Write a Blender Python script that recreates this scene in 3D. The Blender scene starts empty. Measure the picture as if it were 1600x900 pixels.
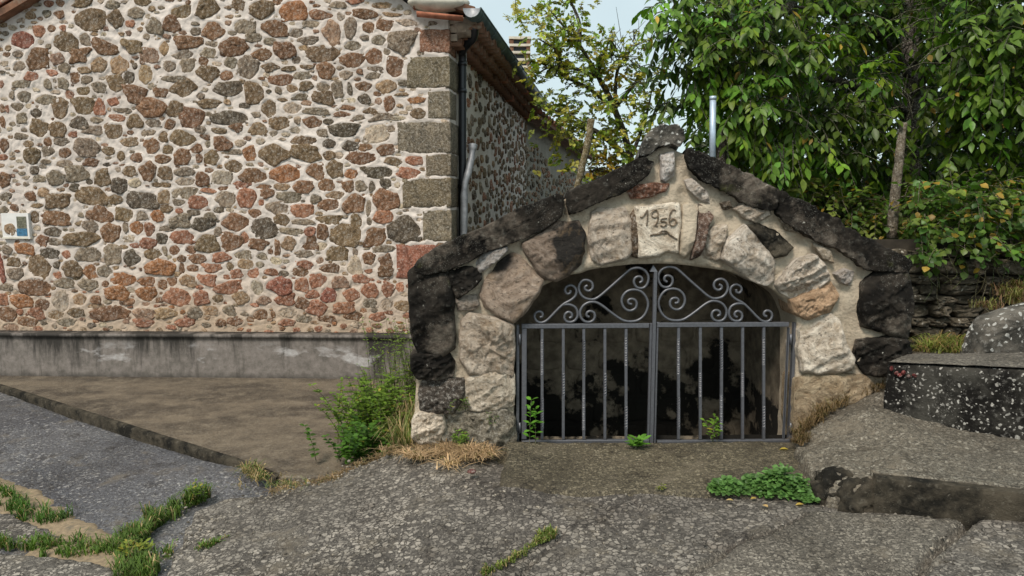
import bpy, math, random
import numpy as np
from mathutils import Vector, Matrix, noise as mn
R = math.radians
C = bpy.context.scene.collection
sc = bpy.context.scene

# ---------------------------------------------------------------- camera
FPX, PITCH, EYE = 1150.0, R(7.0), 1.6
cam_d = bpy.data.cameras.new("camera"); cam = bpy.data.objects.new("camera", cam_d); C.objects.link(cam)
cam.location = (0, 0, EYE); cam.rotation_euler = (R(90) - PITCH, 0, 0)
cam_d.sensor_width = 36; cam_d.lens = 36 * FPX / 1600; cam_d.clip_start = .05; cam_d.clip_end = 3000
sc.camera = cam
# ---------------------------------------------------------------- world and sun
SUN_EL, SUN_AZ = R(52), R(-30)      # azimuth seen from above: sun stands to the left of and behind the camera
w = bpy.data.worlds.new("World"); sc.world = w; w.use_nodes = True
nt = w.node_tree; bg = nt.nodes["Background"]
sky = nt.nodes.new("ShaderNodeTexSky"); sky.sky_type = 'NISHITA'; sky.sun_disc = False
sky.sun_elevation = SUN_EL; sky.sun_rotation = R(180) - SUN_AZ; sky.air_density = 1.0; sky.dust_density = 1.5
tc = nt.nodes.new("ShaderNodeTexCoord"); nz = nt.nodes.new("ShaderNodeTexNoise"); nz.inputs["Scale"].default_value = 2.2; nz.inputs["Detail"].default_value = 6
rp = nt.nodes.new("ShaderNodeMapRange"); rp.inputs[1].default_value = .3; rp.inputs[2].default_value = .7; rp.inputs[3].default_value = .62; rp.inputs[4].default_value = .92
mx = nt.nodes.new("ShaderNodeMix"); mx.data_type = 'RGBA'; mx.inputs[7].default_value = (12.2, 14.6, 15.0, 1)
nt.links.new(tc.outputs["Generated"], nz.inputs["Vector"]); nt.links.new(nz.outputs["Fac"], rp.inputs[0])
nt.links.new(rp.outputs[0], mx.inputs[0]); nt.links.new(sky.outputs[0], mx.inputs[6]); nt.links.new(mx.outputs[2], bg.inputs[0])
bg.inputs[1].default_value = .062
sd = bpy.data.lights.new("sun", 'SUN'); sd.energy = 3.1; sd.angle = R(16); sd.color = (1, .91, .81)
so = bpy.data.objects.new("sun", sd); C.objects.link(so)
sdir = Vector((math.sin(SUN_AZ) * math.cos(SUN_EL), -math.cos(SUN_AZ) * math.cos(SUN_EL), math.sin(SUN_EL)))
so.rotation_euler = sdir.to_track_quat('Z', 'Y').to_euler(); so.location = (0, 0, 20)
sc.view_settings.view_transform = 'Standard'; sc.view_settings.look = 'None'; sc.view_settings.exposure = 0.22; sc.view_settings.gamma = 1
sc.view_settings.use_curve_mapping = False

# ---------------------------------------------------------------- geometry of the place
CT, ST = math.cos(PITCH), math.sin(PITCH)
def ray(px, py):
    x, y = (px - 800) / FPX, (450 - py) / FPX
    return np.array([x, CT + y * ST, -ST + y * CT])
def at_z(px, py, z):
    d = ray(px, py); t = (z - EYE) / d[2]; return np.array([0, 0, EYE]) + d * t
def at_y(px, py, Y):
    d = ray(px, py); return np.array([0, 0, EYE]) + d * (Y / d[1])
class Plane:                        # a vertical plane: origin, along-axis e, outward normal n
    def __init__(s, o, ang):
        s.o = np.array(o, float); s.e = np.array([math.cos(ang), math.sin(ang), 0.]); s.n = np.array([s.e[1], -s.e[0], 0.])
    def hit(s, px, py, off=0.):
        d = ray(px, py); c = np.array([0, 0, EYE]); o = s.o + s.n * off
        t = np.dot(o - c, s.n) / np.dot(d, s.n); return c + d * t
    def uv(s, px, py, off=0.):
        p = s.hit(px, py, off) - s.o; return np.array([np.dot(p, s.e), p[2]])
    def pt(s, u, v, off=0.): return s.o + s.e * u + np.array([0, 0, v]) + s.n * off
    def mat(s, u, v, off=0.):
        p = s.pt(u, v, off); return Matrix(((s.e[0], 0, s.n[0], p[0]), (s.e[1], 0, s.n[1], p[1]), (0, 1, 0, p[2]), (0, 0, 0, 1)))

# ---------------------------------------------------------------- helpers
def prop(o, label=None, cat=None, group=None, kind=None):
    if label: o['label'] = label
    if cat: o['category'] = cat
    if group: o['group'] = group
    if kind: o['kind'] = kind
    return o
def thing(name, label, cat, loc=(0, 0, 0), group=None):
    o = bpy.data.objects.new(name, None); C.objects.link(o); o.location = loc; o.empty_display_size = .1
    return prop(o, label, cat, group)
def under(o, parent):
    o.parent = parent
    if parent is not None: o.matrix_parent_inverse = world_of(parent).inverted()
    return o
def world_of(o):
    m = o.matrix_parent_inverse @ o.matrix_basis if o.parent else o.matrix_basis.copy()
    return world_of(o.parent) @ m if o.parent else m
def mk(name, V, F, mat, col=(1, 1, 1), parent=None, smooth=True, mtx=None):
    me = bpy.data.meshes.new(name)
    V = np.asarray(V, float)
    me.from_pydata(V.tolist(), [], F if isinstance(F, list) else F.tolist())
    a = me.color_attributes.new("Col", 'FLOAT_COLOR', 'POINT')
    c = np.ones((len(V), 4)); c[:, :3] = np.asarray(col, float).reshape(-1, 3) if np.ndim(col) > 1 else np.array(col)[:3]
    a.data.foreach_set("color", c.ravel())
    if smooth: me.polygons.foreach_set("use_smooth", [True] * len(me.polygons))
    me.materials.append(mat); me.update()
    o = bpy.data.objects.new(name, me); C.objects.link(o)
    if mtx is not None: o.matrix_basis = mtx
    if parent is not None: under(o, parent)
    return o
class MB:
    def __init__(s): s.V = []; s.F = []; s.K = []; s.n = 0
    def add(s, V, F, col=(1, 1, 1)):
        V = np.asarray(V, float); s.V.append(V)
        F = F if isinstance(F, list) else F.tolist()
        s.F += [tuple(i + s.n for i in f) for f in F]
        K = np.empty((len(V), 3)); K[:] = np.asarray(col)[..., :3]; s.K.append(K); s.n += len(V); return s
    def box(s, c, h, rz=0, col=(1, 1, 1), jit=0, rng=None):
        x, y, z = h; v = np.array([[a * x, b * y, d * z] for d in (-1, 1) for b in (-1, 1) for a in (-1, 1)], float)
        if jit: v += rng.uniform(-jit, jit, v.shape)
        cr, sr = math.cos(rz), math.sin(rz); v = np.c_[v[:, 0] * cr - v[:, 1] * sr, v[:, 0] * sr + v[:, 1] * cr, v[:, 2]] + np.array(c)
        return s.add(v, [(0, 2, 3, 1), (4, 5, 7, 6), (0, 1, 5, 4), (2, 6, 7, 3), (0, 4, 6, 2), (1, 3, 7, 5)], col)
    def tube(s, P, r, n=8, col=(1, 1, 1), caps=True):
        V, F = tube(P, r, n, caps); return s.add(V, F, col)
    def obj(s, name, mat, parent=None, smooth=True, mtx=None):
        return mk(name, np.concatenate(s.V), s.F, mat, np.concatenate(s.K), parent, smooth, mtx)
def tube(P, r, n=8, caps=True, square=False, twist=None):
    P = np.asarray(P, float); m = len(P); r = np.broadcast_to(r, (m,))
    T = np.gradient(P, axis=0); T /= np.linalg.norm(T, axis=1)[:, None] + 1e-9
    up = np.array([0, 0, 1.]) if abs(T[0][2]) < .9 else np.array([1., 0, 0])
    V = []; a = None
    for i in range(m):
        if a is None: a = np.cross(T[i], up)
        else: a = a - T[i] * np.dot(a, T[i])
        a /= np.linalg.norm(a) + 1e-9; b = np.cross(T[i], a)
        for k in range(n):
            t = 2 * math.pi * (k + (.5 if square else 0)) / n + (twist[i] if twist is not None else 0)
            V.append(P[i] + r[i] * (math.cos(t) * a + math.sin(t) * b))
    F = [(i * n + k, i * n + (k + 1) % n, (i + 1) * n + (k + 1) % n, (i + 1) * n + k) for i in range(m - 1) for k in range(n)]
    if caps: F += [tuple(range(n))[::-1], tuple((m - 1) * n + k for k in range(n))]
    return np.array(V), F
def catmull(P, k=8):
    P = [np.array(p, float) for p in P]; Q = [2 * P[0] - P[1]] + P + [2 * P[-1] - P[-2]]; out = []
    for i in range(1, len(Q) - 2):
        for t in np.linspace(0, 1, k, endpoint=False):
            a, b, c, d = Q[i - 1:i + 3]
            out.append(.5 * (2 * b + (c - a) * t + (2 * a - 5 * b + 4 * c - d) * t * t + (3 * b - a - 3 * c + d) * t ** 3))
    out.append(P[-1]); return np.array(out)
def fbm(p, o=4): return mn.fractal(Vector(p), 1.0, 2.0, o)
def grid_faces(nu, nv, closed=False):
    return [(j * nu + i, j * nu + (i + 1) % nu, (j + 1) * nu + (i + 1) % nu, (j + 1) * nu + i) for j in range(nv - 1) for i in range(nu if closed else nu - 1)]

# ---------------------------------------------------------------- materials
class N:
    def __init__(s, name, rough=.8):
        s.m = bpy.data.materials.new(name); s.m.use_nodes = True; s.t = s.m.node_tree; s.b = s.t.nodes["Principled BSDF"]
        s.b.inputs["Roughness"].default_value = rough; s.b.inputs["Specular IOR Level"].default_value = .3
        s.co = s.t.nodes.new("ShaderNodeTexCoord").outputs["Object"]
    def new(s, t, **k):
        n = s.t.nodes.new(t)
        for a, v in k.items(): setattr(n, a, v)
        return n
    def set(s, sock, v):
        if hasattr(v, 'is_linked') or isinstance(v, bpy.types.NodeSocket): s.t.links.new(v, sock)
        elif isinstance(v, (tuple, list)) and sock.type == 'RGBA': sock.default_value = (*v[:3], 1)
        else: sock.default_value = v
    def map(s, scale=(1, 1, 1), rot=(0, 0, 0), co=None):
        n = s.new("ShaderNodeMapping"); s.set(n.inputs[0], co or s.co); n.inputs["Scale"].default_value = scale; n.inputs["Rotation"].default_value = rot; return n.outputs[0]
    def noise(s, scale, detail=5, rough=.55, co=None, dist=0.):
        n = s.new("ShaderNodeTexNoise"); s.set(n.inputs["Vector"], co or s.co); n.inputs["Scale"].default_value = scale
        n.inputs["Detail"].default_value = detail; n.inputs["Roughness"].default_value = rough; n.inputs["Distortion"].default_value = dist; return n.outputs["Fac"]
    def vor(s, scale, feature='F1', co=None, out="Distance", rnd=1.):
        n = s.new("ShaderNodeTexVoronoi", feature=feature); s.set(n.inputs["Vector"], co or s.co); n.inputs["Scale"].default_value = scale
        n.inputs["Randomness"].default_value = rnd; return n.outputs[out]
    def rng(s, v, a, b, c=0., d=1., smooth=False):
        n = s.new("ShaderNodeMapRange"); s.set(n.inputs[0], v)
        if smooth: n.interpolation_type = 'SMOOTHSTEP'
        for i, x in enumerate((a, b, c, d)): s.set(n.inputs[i + 1], x)
        return n.outputs[0]
    def mix(s, f, a, b, mode='MIX'):
        n = s.new("ShaderNodeMix", data_type='RGBA', blend_type=mode); s.set(n.inputs[0], f); s.set(n.inputs[6], a); s.set(n.inputs[7], b); return n.outputs[2]
    def math(s, op, a, b=0.):
        n = s.new("ShaderNodeMath", operation=op); s.set(n.inputs[0], a); s.set(n.inputs[1], b); return n.outputs[0]
    def sep(s, v, i=0):
        n = s.new("ShaderNodeSeparateXYZ"); s.set(n.inputs[0], v); return n.outputs[i]
    def attr(s, name="Col"): return s.new("ShaderNodeAttribute", attribute_name=name).outputs["Color"]
    def oinfo(s): return s.new("ShaderNodeObjectInfo").outputs["Random"]
    def bump(s, h, strength=.5, dist=.01, prev=None):
        n = s.new("ShaderNodeBump"); n.inputs["Strength"].default_value = strength; n.inputs["Distance"].default_value = dist; s.set(n.inputs["Height"], h)
        if prev is not None: s.set(n.inputs["Normal"], prev)
        s.t.links.new(n.outputs[0], s.b.inputs["Normal"]); return n.outputs[0]
    def color(s, c): s.set(s.b.inputs["Base Color"], c)

def m_rock(name, sc_=1., pit=.35, var=.55, spec=(.75, .7, .62), bump=.8):
    n = N(name, .9); col = n.attr()
    a = n.noise(9 * sc_, 7, .68, None, .6); b = n.noise(40 * sc_, 7, .85); v = n.vor(55 * sc_)
    c = n.mix(n.rng(a, .3, .7, var, 0), col, (.0, .0, .0), 'MIX') if False else n.mix(1., col, n.mix(n.rng(a, .34, .64), (1 - var * 1.0,) * 3, (1 + var * .7, 1 + var * .6, 1 + var * .45)), 'MULTIPLY')
    c = n.mix(n.rng(b, .52, .59, 0, .7), c, n.mix(.6, c, spec))
    c = n.mix(n.rng(b, .475, .41, 0, .7), c, (.02, .015, .01))
    n.color(c)
    p = n.bump(a, bump, .035); n.bump(b, 1., .022, p)
    return n.m
def m_mortar(name, c1, c2, c3, gs=1.):
    n = N(name, .95); a = n.noise(1.6 * gs, 5, .6); b = n.noise(26 * gs, 6, .7); d = n.noise(140, 4, .7)
    c = n.mix(n.rng(a, .35, .65), c1, c2); c = n.mix(n.rng(b, .5, .75, 0, .55), c, c3); c = n.mix(n.rng(d, .6, .8, 0, .35), c, (.2, .16, .12))
    n.color(c); p = n.bump(b, .9, .025); n.bump(d, .6, .006, p); return n.m
M = {}
M['stone'] = m_rock("field_stone")
M['quoin'] = m_rock("dressed_stone", 1.3, var=.45)
def m_facade_mortar():
    n = N("facade_mortar", .95); a = n.noise(1.3, 5, .6); b = n.noise(22, 6, .7); d = n.noise(110, 4, .7)
    c = n.mix(n.rng(a, .35, .65), (.66, .585, .525), (.56, .49, .435))
    z = n.rng(n.math('ADD', n.sep(n.co, 2), n.math('MULTIPLY', a, .9)), .7, 1.5)     # ochre splash zone near the foot of the wall
    c = n.mix(z, (.46, .35, .255), c)
    c = n.mix(n.rng(b, .55, .75, 0, .5), c, (.36, .30, .25)); c = n.mix(n.rng(d, .62, .8, 0, .5), c, (.2, .17, .14))
    n.color(c); p = n.bump(b, .8, .016); n.bump(d, .5, .004, p); return n.m
M['fmortar'] = m_facade_mortar()
M['amortar'] = m_mortar("arch_mortar", (.62, .525, .40), (.46, .38, .28), (.22, .175, .125), 2.)
def m_limestone():
    n = N("weathered_limestone", .85); col = n.attr()
    co = n.map((3, 3, 11), (0, R(28), 0)); st = n.noise(1.7, 7, .75, co, 1.6); b = n.noise(45, 5, .7); a = n.noise(7, 5, .6)
    c = n.mix(1., col, n.mix(n.rng(st, .36, .62), (.5, .44, .38), (1.2, 1.2, 1.2)), 'MULTIPLY')
    c = n.mix(n.rng(a, .56, .68, 0, .6), c, n.mix(.7, c, (.33, .22, .12)))
    c = n.mix(n.rng(b, .44, .33, 0, .8), c, (.05, .04, .03)); n.color(c)
    p = n.bump(st, 1., .045); n.bump(b, .8, .012, p); return n.m
M['lime'] = m_limestone()
def m_lichen(name, dark=(.008, .007, .006), mid=(.030, .025, .020), spot=(.42, .41, .36), moss=(.05, .055, .012), sp=.5, dens=.0, mossf=.62, wear=0., vs=27):
    n = N(name, .95); n.b.inputs['Specular IOR Level'].default_value = .12; a = n.noise(5, 6, .65); b = n.noise(28, 5, .7); m = n.noise(3.3, 5, .6, n.map((1, 1, 1), (.3, 1, 2)))
    nn = n.new("ShaderNodeTexNoise"); n.set(nn.inputs["Vector"], n.co); nn.inputs["Scale"].default_value = 26; nn.inputs["Detail"].default_value = 4
    s2 = n.new("ShaderNodeVectorMath", operation='SCALE'); n.set(s2.inputs[0], nn.outputs["Color"]); s2.inputs["Scale"].default_value = .055
    vm = n.new("ShaderNodeVectorMath", operation='ADD'); n.set(vm.inputs[0], n.co); n.set(vm.inputs[1], s2.outputs[0]); vw = vm.outputs[0]
    v = n.vor(vs, co=vw); vb = n.vor(vs, out="Color", co=vw); v2 = n.vor(95, co=vw)
    v = n.math('ADD', v, n.math('MULTIPLY', n.sep(vb, 1), .22))
    c = n.mix(n.rng(a, .42, .60), dark, mid); c = n.mix(n.rng(b, .56, .74, 0, .6 if not wear else .3), c, n.mix(.5, mid, spot))
    c = n.mix(n.math('MULTIPLY', n.rng(m, mossf, mossf + .12), n.rng(b, .4, .6)), c, moss)
    k = n.math('MULTIPLY', n.rng(n.math('ADD', v, n.math('MULTIPLY', b, .5)), .62 + dens, .52 + dens), n.math('GREATER_THAN', n.sep(vb, 0), 1 - sp))
    k2 = n.math('MULTIPLY', n.rng(v2, .25, .16), n.math('GREATER_THAN', n.noise(4, 3), .52))
    c = n.mix(n.math('MULTIPLY', k, n.rng(b, .35, .6, .35, 1.)), c, spot); c = n.mix(n.math('MULTIPLY', k2, .28), c, spot); ww = n.noise(2.3, 6, .7); c = n.mix(n.rng(ww, .52, .62, 0, .5 * wear), c, n.mix(n.rng(b, .4, .6), (.15, .12, .095), (.24, .205, .165))); n.color(c)
    p = n.bump(a, .9, .03); p = n.bump(b, .9, .01, p); n.bump(k, .3, .004, p); return n.m
M['dark'] = m_lichen("blackened_coping_stone", sp=.10, dens=-.12, wear=1.)
M['lich'] = m_lichen("lichen_spotted_concrete", (.010, .009, .008), (.05, .047, .04), (.44, .42, .38), sp=.85, vs=38, dens=.03, mossf=.9)
M['lich2'] = m_lichen("lichen_grey_concrete", (.045, .042, .036), (.14, .125, .105), (.55, .54, .5), sp=.7, dens=.06, mossf=.9)
M['riser'] = m_lichen("damp_step_face", (.012, .011, .009), (.062, .052, .038), (.22, .2, .16), sp=.15, dens=-.1, mossf=.75)
def m_aggregate(name, base, chip, base2, scale=42, dens=.55, bl=0., wet=.75):
    n = N(name, wet); big = n.noise(.9, 5, .6); wob = n.noise(30, 3)
    co = n.new("ShaderNodeMix", data_type='RGBA'); vm = n.new("ShaderNodeVectorMath", operation='ADD'); n.set(vm.inputs[0], n.co)
    sc2 = n.new("ShaderNodeVectorMath", operation='SCALE'); nn = n.new("ShaderNodeTexNoise"); n.set(nn.inputs["Vector"], n.co); nn.inputs["Scale"].default_value = 45
    n.set(sc2.inputs[0], nn.outputs["Color"]); sc2.inputs["Scale"].default_value = .02; n.set(vm.inputs[1], sc2.outputs[0]); v = vm.outputs[0]
    e = n.vor(scale, 'DISTANCE_TO_EDGE', v); cc = n.vor(scale, 'F1', v, "Color"); r = n.sep(cc, 0); r2 = n.sep(cc, 1)
    e2 = n.vor(scale * 2.3, 'DISTANCE_TO_EDGE', v); q = n.sep(n.vor(scale * 2.3, 'F1', v, "Color"), 0)
    patch = n.noise(2.2, 5, .65)
    th = n.rng(patch, .35, .65, dens + .22, dens - .12)
    k = n.math('MULTIPLY', n.rng(e, .05, .11), n.math('GREATER_THAN', r, n.math('SUBTRACT', 1., n.math('SUBTRACT', 1., th))))
    k2 = n.math('MULTIPLY', n.rng(e2, .08, .16), n.math('GREATER_THAN', q, .72))
    g = n.mix(n.rng(big, .35, .65), base, base2); g = n.mix(n.rng(n.noise(55, 6, .8), .42, .6), n.mix(.75, g, (.015, .013, .012)), g)
    ch = n.mix(n.rng(r2, 0, 1), n.mix(.7, chip, base), chip)
    c = n.mix(n.math('MULTIPLY', k2, .55), g, ch); c = n.mix(n.math('MULTIPLY', k, n.rng(n.noise(1.1, 4, .6, n.map((1, 1, 1), (0, 0, 2))), .4, .6, .45, .9)), c, ch)
    c = n.mix(n.rng(n.noise(.6, 4, .6, n.map((1, 1, 1), (1, 0, 3))), .5, .7, 0, .45), c, n.mix(1., c, (.62, .6, .62), 'MULTIPLY'))
    dm = n.noise(1.4, 6, .7, n.map((1, 1, 1), (0, 0, .7), None)); c = n.mix(n.rng(dm, .38, .52, .6, 0), c, n.mix(1., c, (.42, .40, .38), 'MULTIPLY'))
    c = n.mix(n.rng(n.noise(3.1, 6, .75), .55, .68, 0, .5), c, (.20, .165, .12)); c = n.mix(n.rng(n.noise(5.5, 6, .75), .56, .62, 0, .8), c, n.mix(1., c, (.5, .48, .46), 'MULTIPLY'))
    n.color(c); p = n.bump(n.math('ADD', n.math('MULTIPLY', k, .7), n.math('MULTIPLY', k2, .35)), 1., .010); n.bump(n.noise(60, 6, .7), .8, .01, p); return n.m
M['agg'] = m_aggregate("worn_aggregate_paving", (.118, .104, .088), (.41, .365, .31), (.175, .155, .132), 36, .34)
M['agg2'] = m_aggregate("worn_cement_paving", (.20, .175, .143), (.40, .355, .29), (.145, .127, .102), 56, .5)
M['road'] = m_aggregate("damp_bluish_asphalt", (.125, .127, .142), (.44, .42, .40), (.185, .182, .19), 52, .74, wet=.40)
M['apron'] = m_aggregate("mossy_cement_apron", (.17, .14, .09), (.32, .275, .19), (.085, .073, .046), 60, .62)
M['haunch'] = m_aggregate("brown_cement_haunch", (.15, .13, .10), (.38, .345, .28), (.21, .18, .135), 50, .68)
def m_concrete(name, c1, c2, c3, streak=False, rough=.85):
    n = N(name, rough); a = n.noise(1.3, 7, .72, n.map((1, 2.2, 1), (0, 0, .35))); b = n.noise(7, 7, .8); d = n.noise(70, 6, .8)
    c = n.mix(n.rng(a, .40, .60), c1, c2); c = n.mix(n.rng(b, .50, .66, 0, .75), c, c3); c = n.mix(n.rng(b, .46, .36, 0, .6), c, n.mix(.6, c, (.02, .018, .015))); c = n.mix(n.rng(d, .54, .68, 0, .7), c, (.34, .30, .25)); c = n.mix(n.rng(d, .46, .36, 0, .8), c, (.03, .027, .022))
    n.color(c); p = n.bump(b, .5, .015); n.bump(d, .8, .010, p); return n.m
M['slab'] = m_concrete("damp_brown_concrete", (.175, .138, .098), (.070, .055, .041), (.24, .195, .14), rough=.42)
M['lime_slab'] = m_concrete("mossy_cement_apron", (.20, .165, .11), (.10, .085, .058), (.26, .225, .16))
def m_plinth():
    n = N("stained_concrete", .85); co = n.map((1.6, 1.6, .22)); s = n.noise(1.4, 6, .7, co); s2 = n.noise(6, 5, .7, n.map((1.6, 1.6, .25))); b = n.noise(14, 6, .7); z = n.sep(n.co, 2)
    c = n.mix(n.rng(b, .35, .65), (.23, .20, .18), (.13, .115, .10))
    k = n.rng(n.math('ADD', n.math('MULTIPLY', s, 1.7), n.math('MULTIPLY', z, .62)), .82, 1.0)
    c = n.mix(n.math('MULTIPLY', k, .9), c, (.022, .02, .017)); c = n.mix(n.rng(s2, .55, .7, 0, .6), c, (.05, .045, .036))
    low = n.rng(n.math('ADD', z, n.math('MULTIPLY', n.noise(9, 4), .14)), -.12, -.19); c = n.mix(n.math('MULTIPLY', low, .75), c, (.045, .04, .034))
    wv = n.noise(1.7, 5, .6, n.map((1, 1, 2.2), (0, 0, 1))); band = n.math('MULTIPLY', n.rng(z, .14, .02), n.rng(z, -.2, -.12)); wv2 = n.math('MULTIPLY', n.rng(wv, .60, .66), band)
    c = n.mix(n.math('MULTIPLY', wv2, n.rng(b, .3, .6, .2, .9)), c, (.48, .46, .45)); c = n.mix(n.rng(n.noise(160, 3), .62, .72, 0, .8), c, (.03, .03, .03))
    n.color(c); p = n.bump(b, .4, .01); n.bump(n.noise(90, 5, .7), .5, .004, p); return n.m
M['plinth'] = m_plinth()
def m_simple(name, c, rough=.5, metal=0., var=.3, sc_=20, bump=.2, spec=.4, c2=None):
    n = N(name, rough); a = n.noise(sc_, 5, .6); k = n.mix(n.rng(a, .3, .7), tuple(x * (1 - var) for x in c), tuple(x * (1 + var) for x in c))
    if c2: k = n.mix(n.rng(n.noise(sc_ * .4, 6, .7), .52, .66), k, c2)
    n.color(k); n.b.inputs["Metallic"].default_value = metal; n.b.inputs["Specular IOR Level"].default_value = spec; n.bump(a, bump, .003); return n.m
M['iron'] = m_simple("grey_painted_iron", (.105, .108, .12), .42, .3, .18, 60, .15, .6)
M['pvc'] = m_simple("black_downpipe", (.012, .013, .016), .35, 0, .3, 8, .05, .5)
M['gutter'] = m_simple("green_grey_gutter", (.075, .10, .095), .4, .3, .35, 9, .1, c2=(.10, .12, .10))
M['lead'] = m_simple("grey_wrapped_pipe", (.30, .30, .31), .5, .3, .35, 14, .6)
M['steel'] = m_simple("galvanised_steel", (.42, .50, .60), .4, .4, .15, 20, .1)
M['tile'] = m_simple("terracotta_tile", (.34, .125, .07), .85, 0, .4, 14, .5, c2=(.42, .35, .27))
M['tile_d'] = m_simple("aged_terracotta", (.17, .085, .05), .9, 0, .5, 9, .6, c2=(.26, .215, .16))
M['verge'] = m_simple("verge_mortar", (.58, .54, .45), .9, 0, .2, 12, .8)
M['wood'] = m_rock("grey_wood", 1.2, var=.45)
M['bark'] = m_rock("bark", 1.5, var=.5)
M['sand'] = m_simple("washed_sand", (.235, .175, .11), .95, 0, .35, 30, .8, c2=(.14, .115, .08))
M['white'] = m_simple("white_cement", (.66, .64, .61), .8, 0, .08, 20, .2)
M['earth'] = m_simple("dark_earth", (.035, .028, .02), .95, 0, .5, 9, .8)
M['blue'] = m_simple("blue_glaze", (.05, .15, .25), .3, 0, .5, 40, .1)
M['olive'] = m_simple("olive_glaze", (.13, .125, .085), .4, 0, .6, 60, .1)
def m_leaf(name, tr=.32, rough=.42):
    n = N(name, rough); col = n.attr(); a = n.noise(30, 3)
    c = n.mix(1., col, n.mix(n.rng(a, .3, .7), (.75, .78, .7), (1.2, 1.15, 1.1)), 'MULTIPLY'); n.color(c)
    t = n.new("ShaderNodeBsdfTranslucent"); n.set(t.inputs[0], n.mix(1., c, (1.3, 1.5, .6), 'MULTIPLY'))
    mxs = n.new("ShaderNodeMixShader"); mxs.inputs[0].default_value = tr
    out = n.t.nodes["Material Output"]; n.t.links.new(n.b.outputs[0], mxs.inputs[1]); n.t.links.new(t.outputs[0], mxs.inputs[2]); n.t.links.new(mxs.outputs[0], out.inputs[0]); return n.m
M['leaf'] = m_leaf("leaf"); M['grass'] = m_leaf("grass_blade", .25, .6)
def m_chamber():
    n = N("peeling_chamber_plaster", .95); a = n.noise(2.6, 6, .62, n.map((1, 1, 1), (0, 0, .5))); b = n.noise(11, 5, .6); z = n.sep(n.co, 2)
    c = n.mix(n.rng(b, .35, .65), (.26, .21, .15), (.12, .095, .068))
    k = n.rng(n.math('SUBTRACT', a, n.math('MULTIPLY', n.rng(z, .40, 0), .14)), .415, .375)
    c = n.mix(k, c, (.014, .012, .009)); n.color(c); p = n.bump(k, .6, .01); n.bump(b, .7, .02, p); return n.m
M['chamber'] = m_chamber()
M['mound'] = m_rock("rough_cement_haunch", 2.2, var=.45, spec=(.4, .37, .32))
# ================================================================ GROUND
ZS = -.25                                   # forecourt slab in front of the house
def seg_dist(P, A, B):
    d = B - A; t = np.clip(((P - A) @ d) / (d @ d), 0, 1); return np.linalg.norm(P - (A + t[:, None] * d), axis=1)
def sdist(P, poly):                         # signed distance, inside negative
    poly = np.asarray(poly); dm = np.full(len(P), 1e9); ins = np.zeros(len(P), bool); m = len(poly)
    for i in range(m):
        A, B = poly[i], poly[(i + 1) % m]; dm = np.minimum(dm, seg_dist(P, A, B))
        c = ((A[1] > P[:, 1]) != (B[1] > P[:, 1])); x = (B[0] - A[0]) * (P[:, 1] - A[1]) / (B[1] - A[1] + 1e-12) + A[0]; ins ^= c & (P[:, 0] < x)
    return np.where(ins, -dm, dm)
def idw(P, ctrl, p=2.5):
    c = np.array(ctrl); d = np.linalg.norm(P[:, None, :] - c[None, :, :2], axis=2) + .05; wt = 1 / d ** p
    return (wt * c[:, 2]).sum(1) / wt.sum(1)
def field(name, poly, ctrl, mat, res=.02, rough=.006, drop=.5, soft=.07, cracks=(), edge_noise=.03, col=(1, 1, 1), label=None, kind='structure', parent=None, nscale=3., power=2.5, xmax=99):
    poly = np.array(poly); lo, hi = poly.min(0) - .15, poly.max(0) + .15; hi[0] = min(hi[0], xmax)
    xs = np.arange(lo[0], hi[0], res); ys = np.arange(lo[1], hi[1], res); X, Y = np.meshgrid(xs, ys); P = np.c_[X.ravel(), Y.ravel()]
    d = sdist(P, poly); keep = d < .14
    en = np.zeros(len(P)); rn = np.zeros(len(P))
    for i in np.nonzero(keep)[0]:
        x, y = P[i]
        rn[i] = mn.noise(Vector((x * nscale, y * nscale, 3))) * 1.6 + mn.noise(Vector((x * 22, y * 22, 5))) * .5 + mn.noise(Vector((x * 60, y * 60, 9))) * .3
        if d[i] > -.2: en[i] = mn.noise(Vector((x * 9, y * 9, 7))) + .5 * mn.noise(Vector((x * 25, y * 25, 2)))
    z = idw(P, ctrl, power) + rn * rough; d2 = d + en * edge_noise
    z -= np.clip((d2 + soft * .5) / soft, 0, 1) ** 1.5 * drop
    for pl, wd, dp in cracks:
        pl = np.array(pl); dc = np.full(len(P), 9.)
        for a, b in zip(pl[:-1], pl[1:]): dc = np.minimum(dc, seg_dist(P, a, b))
        dc = dc + (rn * .008); z -= dp * np.exp(-(dc / wd) ** 2)
    idx = -np.ones(len(P), int); nx = len(xs); idx[keep] = np.arange(keep.sum())
    K = keep.reshape(X.shape); q = K[:-1, :-1] & K[1:, :-1] & K[:-1, 1:] & K[1:, 1:]; I = idx.reshape(X.shape)
    F = np.stack([I[:-1, :-1][q], I[:-1, 1:][q], I[1:, 1:][q], I[1:, :-1][q]], 1)
    V = np.c_[P, z][keep]
    o = mk(name, V, F, mat, col, parent); prop(o, label, kind=kind); return o
def gp(L): return [tuple(at_z(*p)) for p in L]                    # (px, py, z) points on the ground

# far ground sheet
V = [(-400, -60, -.62), (400, -60, -.62), (400, 900, -.62), (-400, 900, -.62)]
prop(mk('ground', V, [(0, 1, 2, 3)], M['road'], smooth=False), 'ground sheet under the village street', kind='structure')
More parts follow.
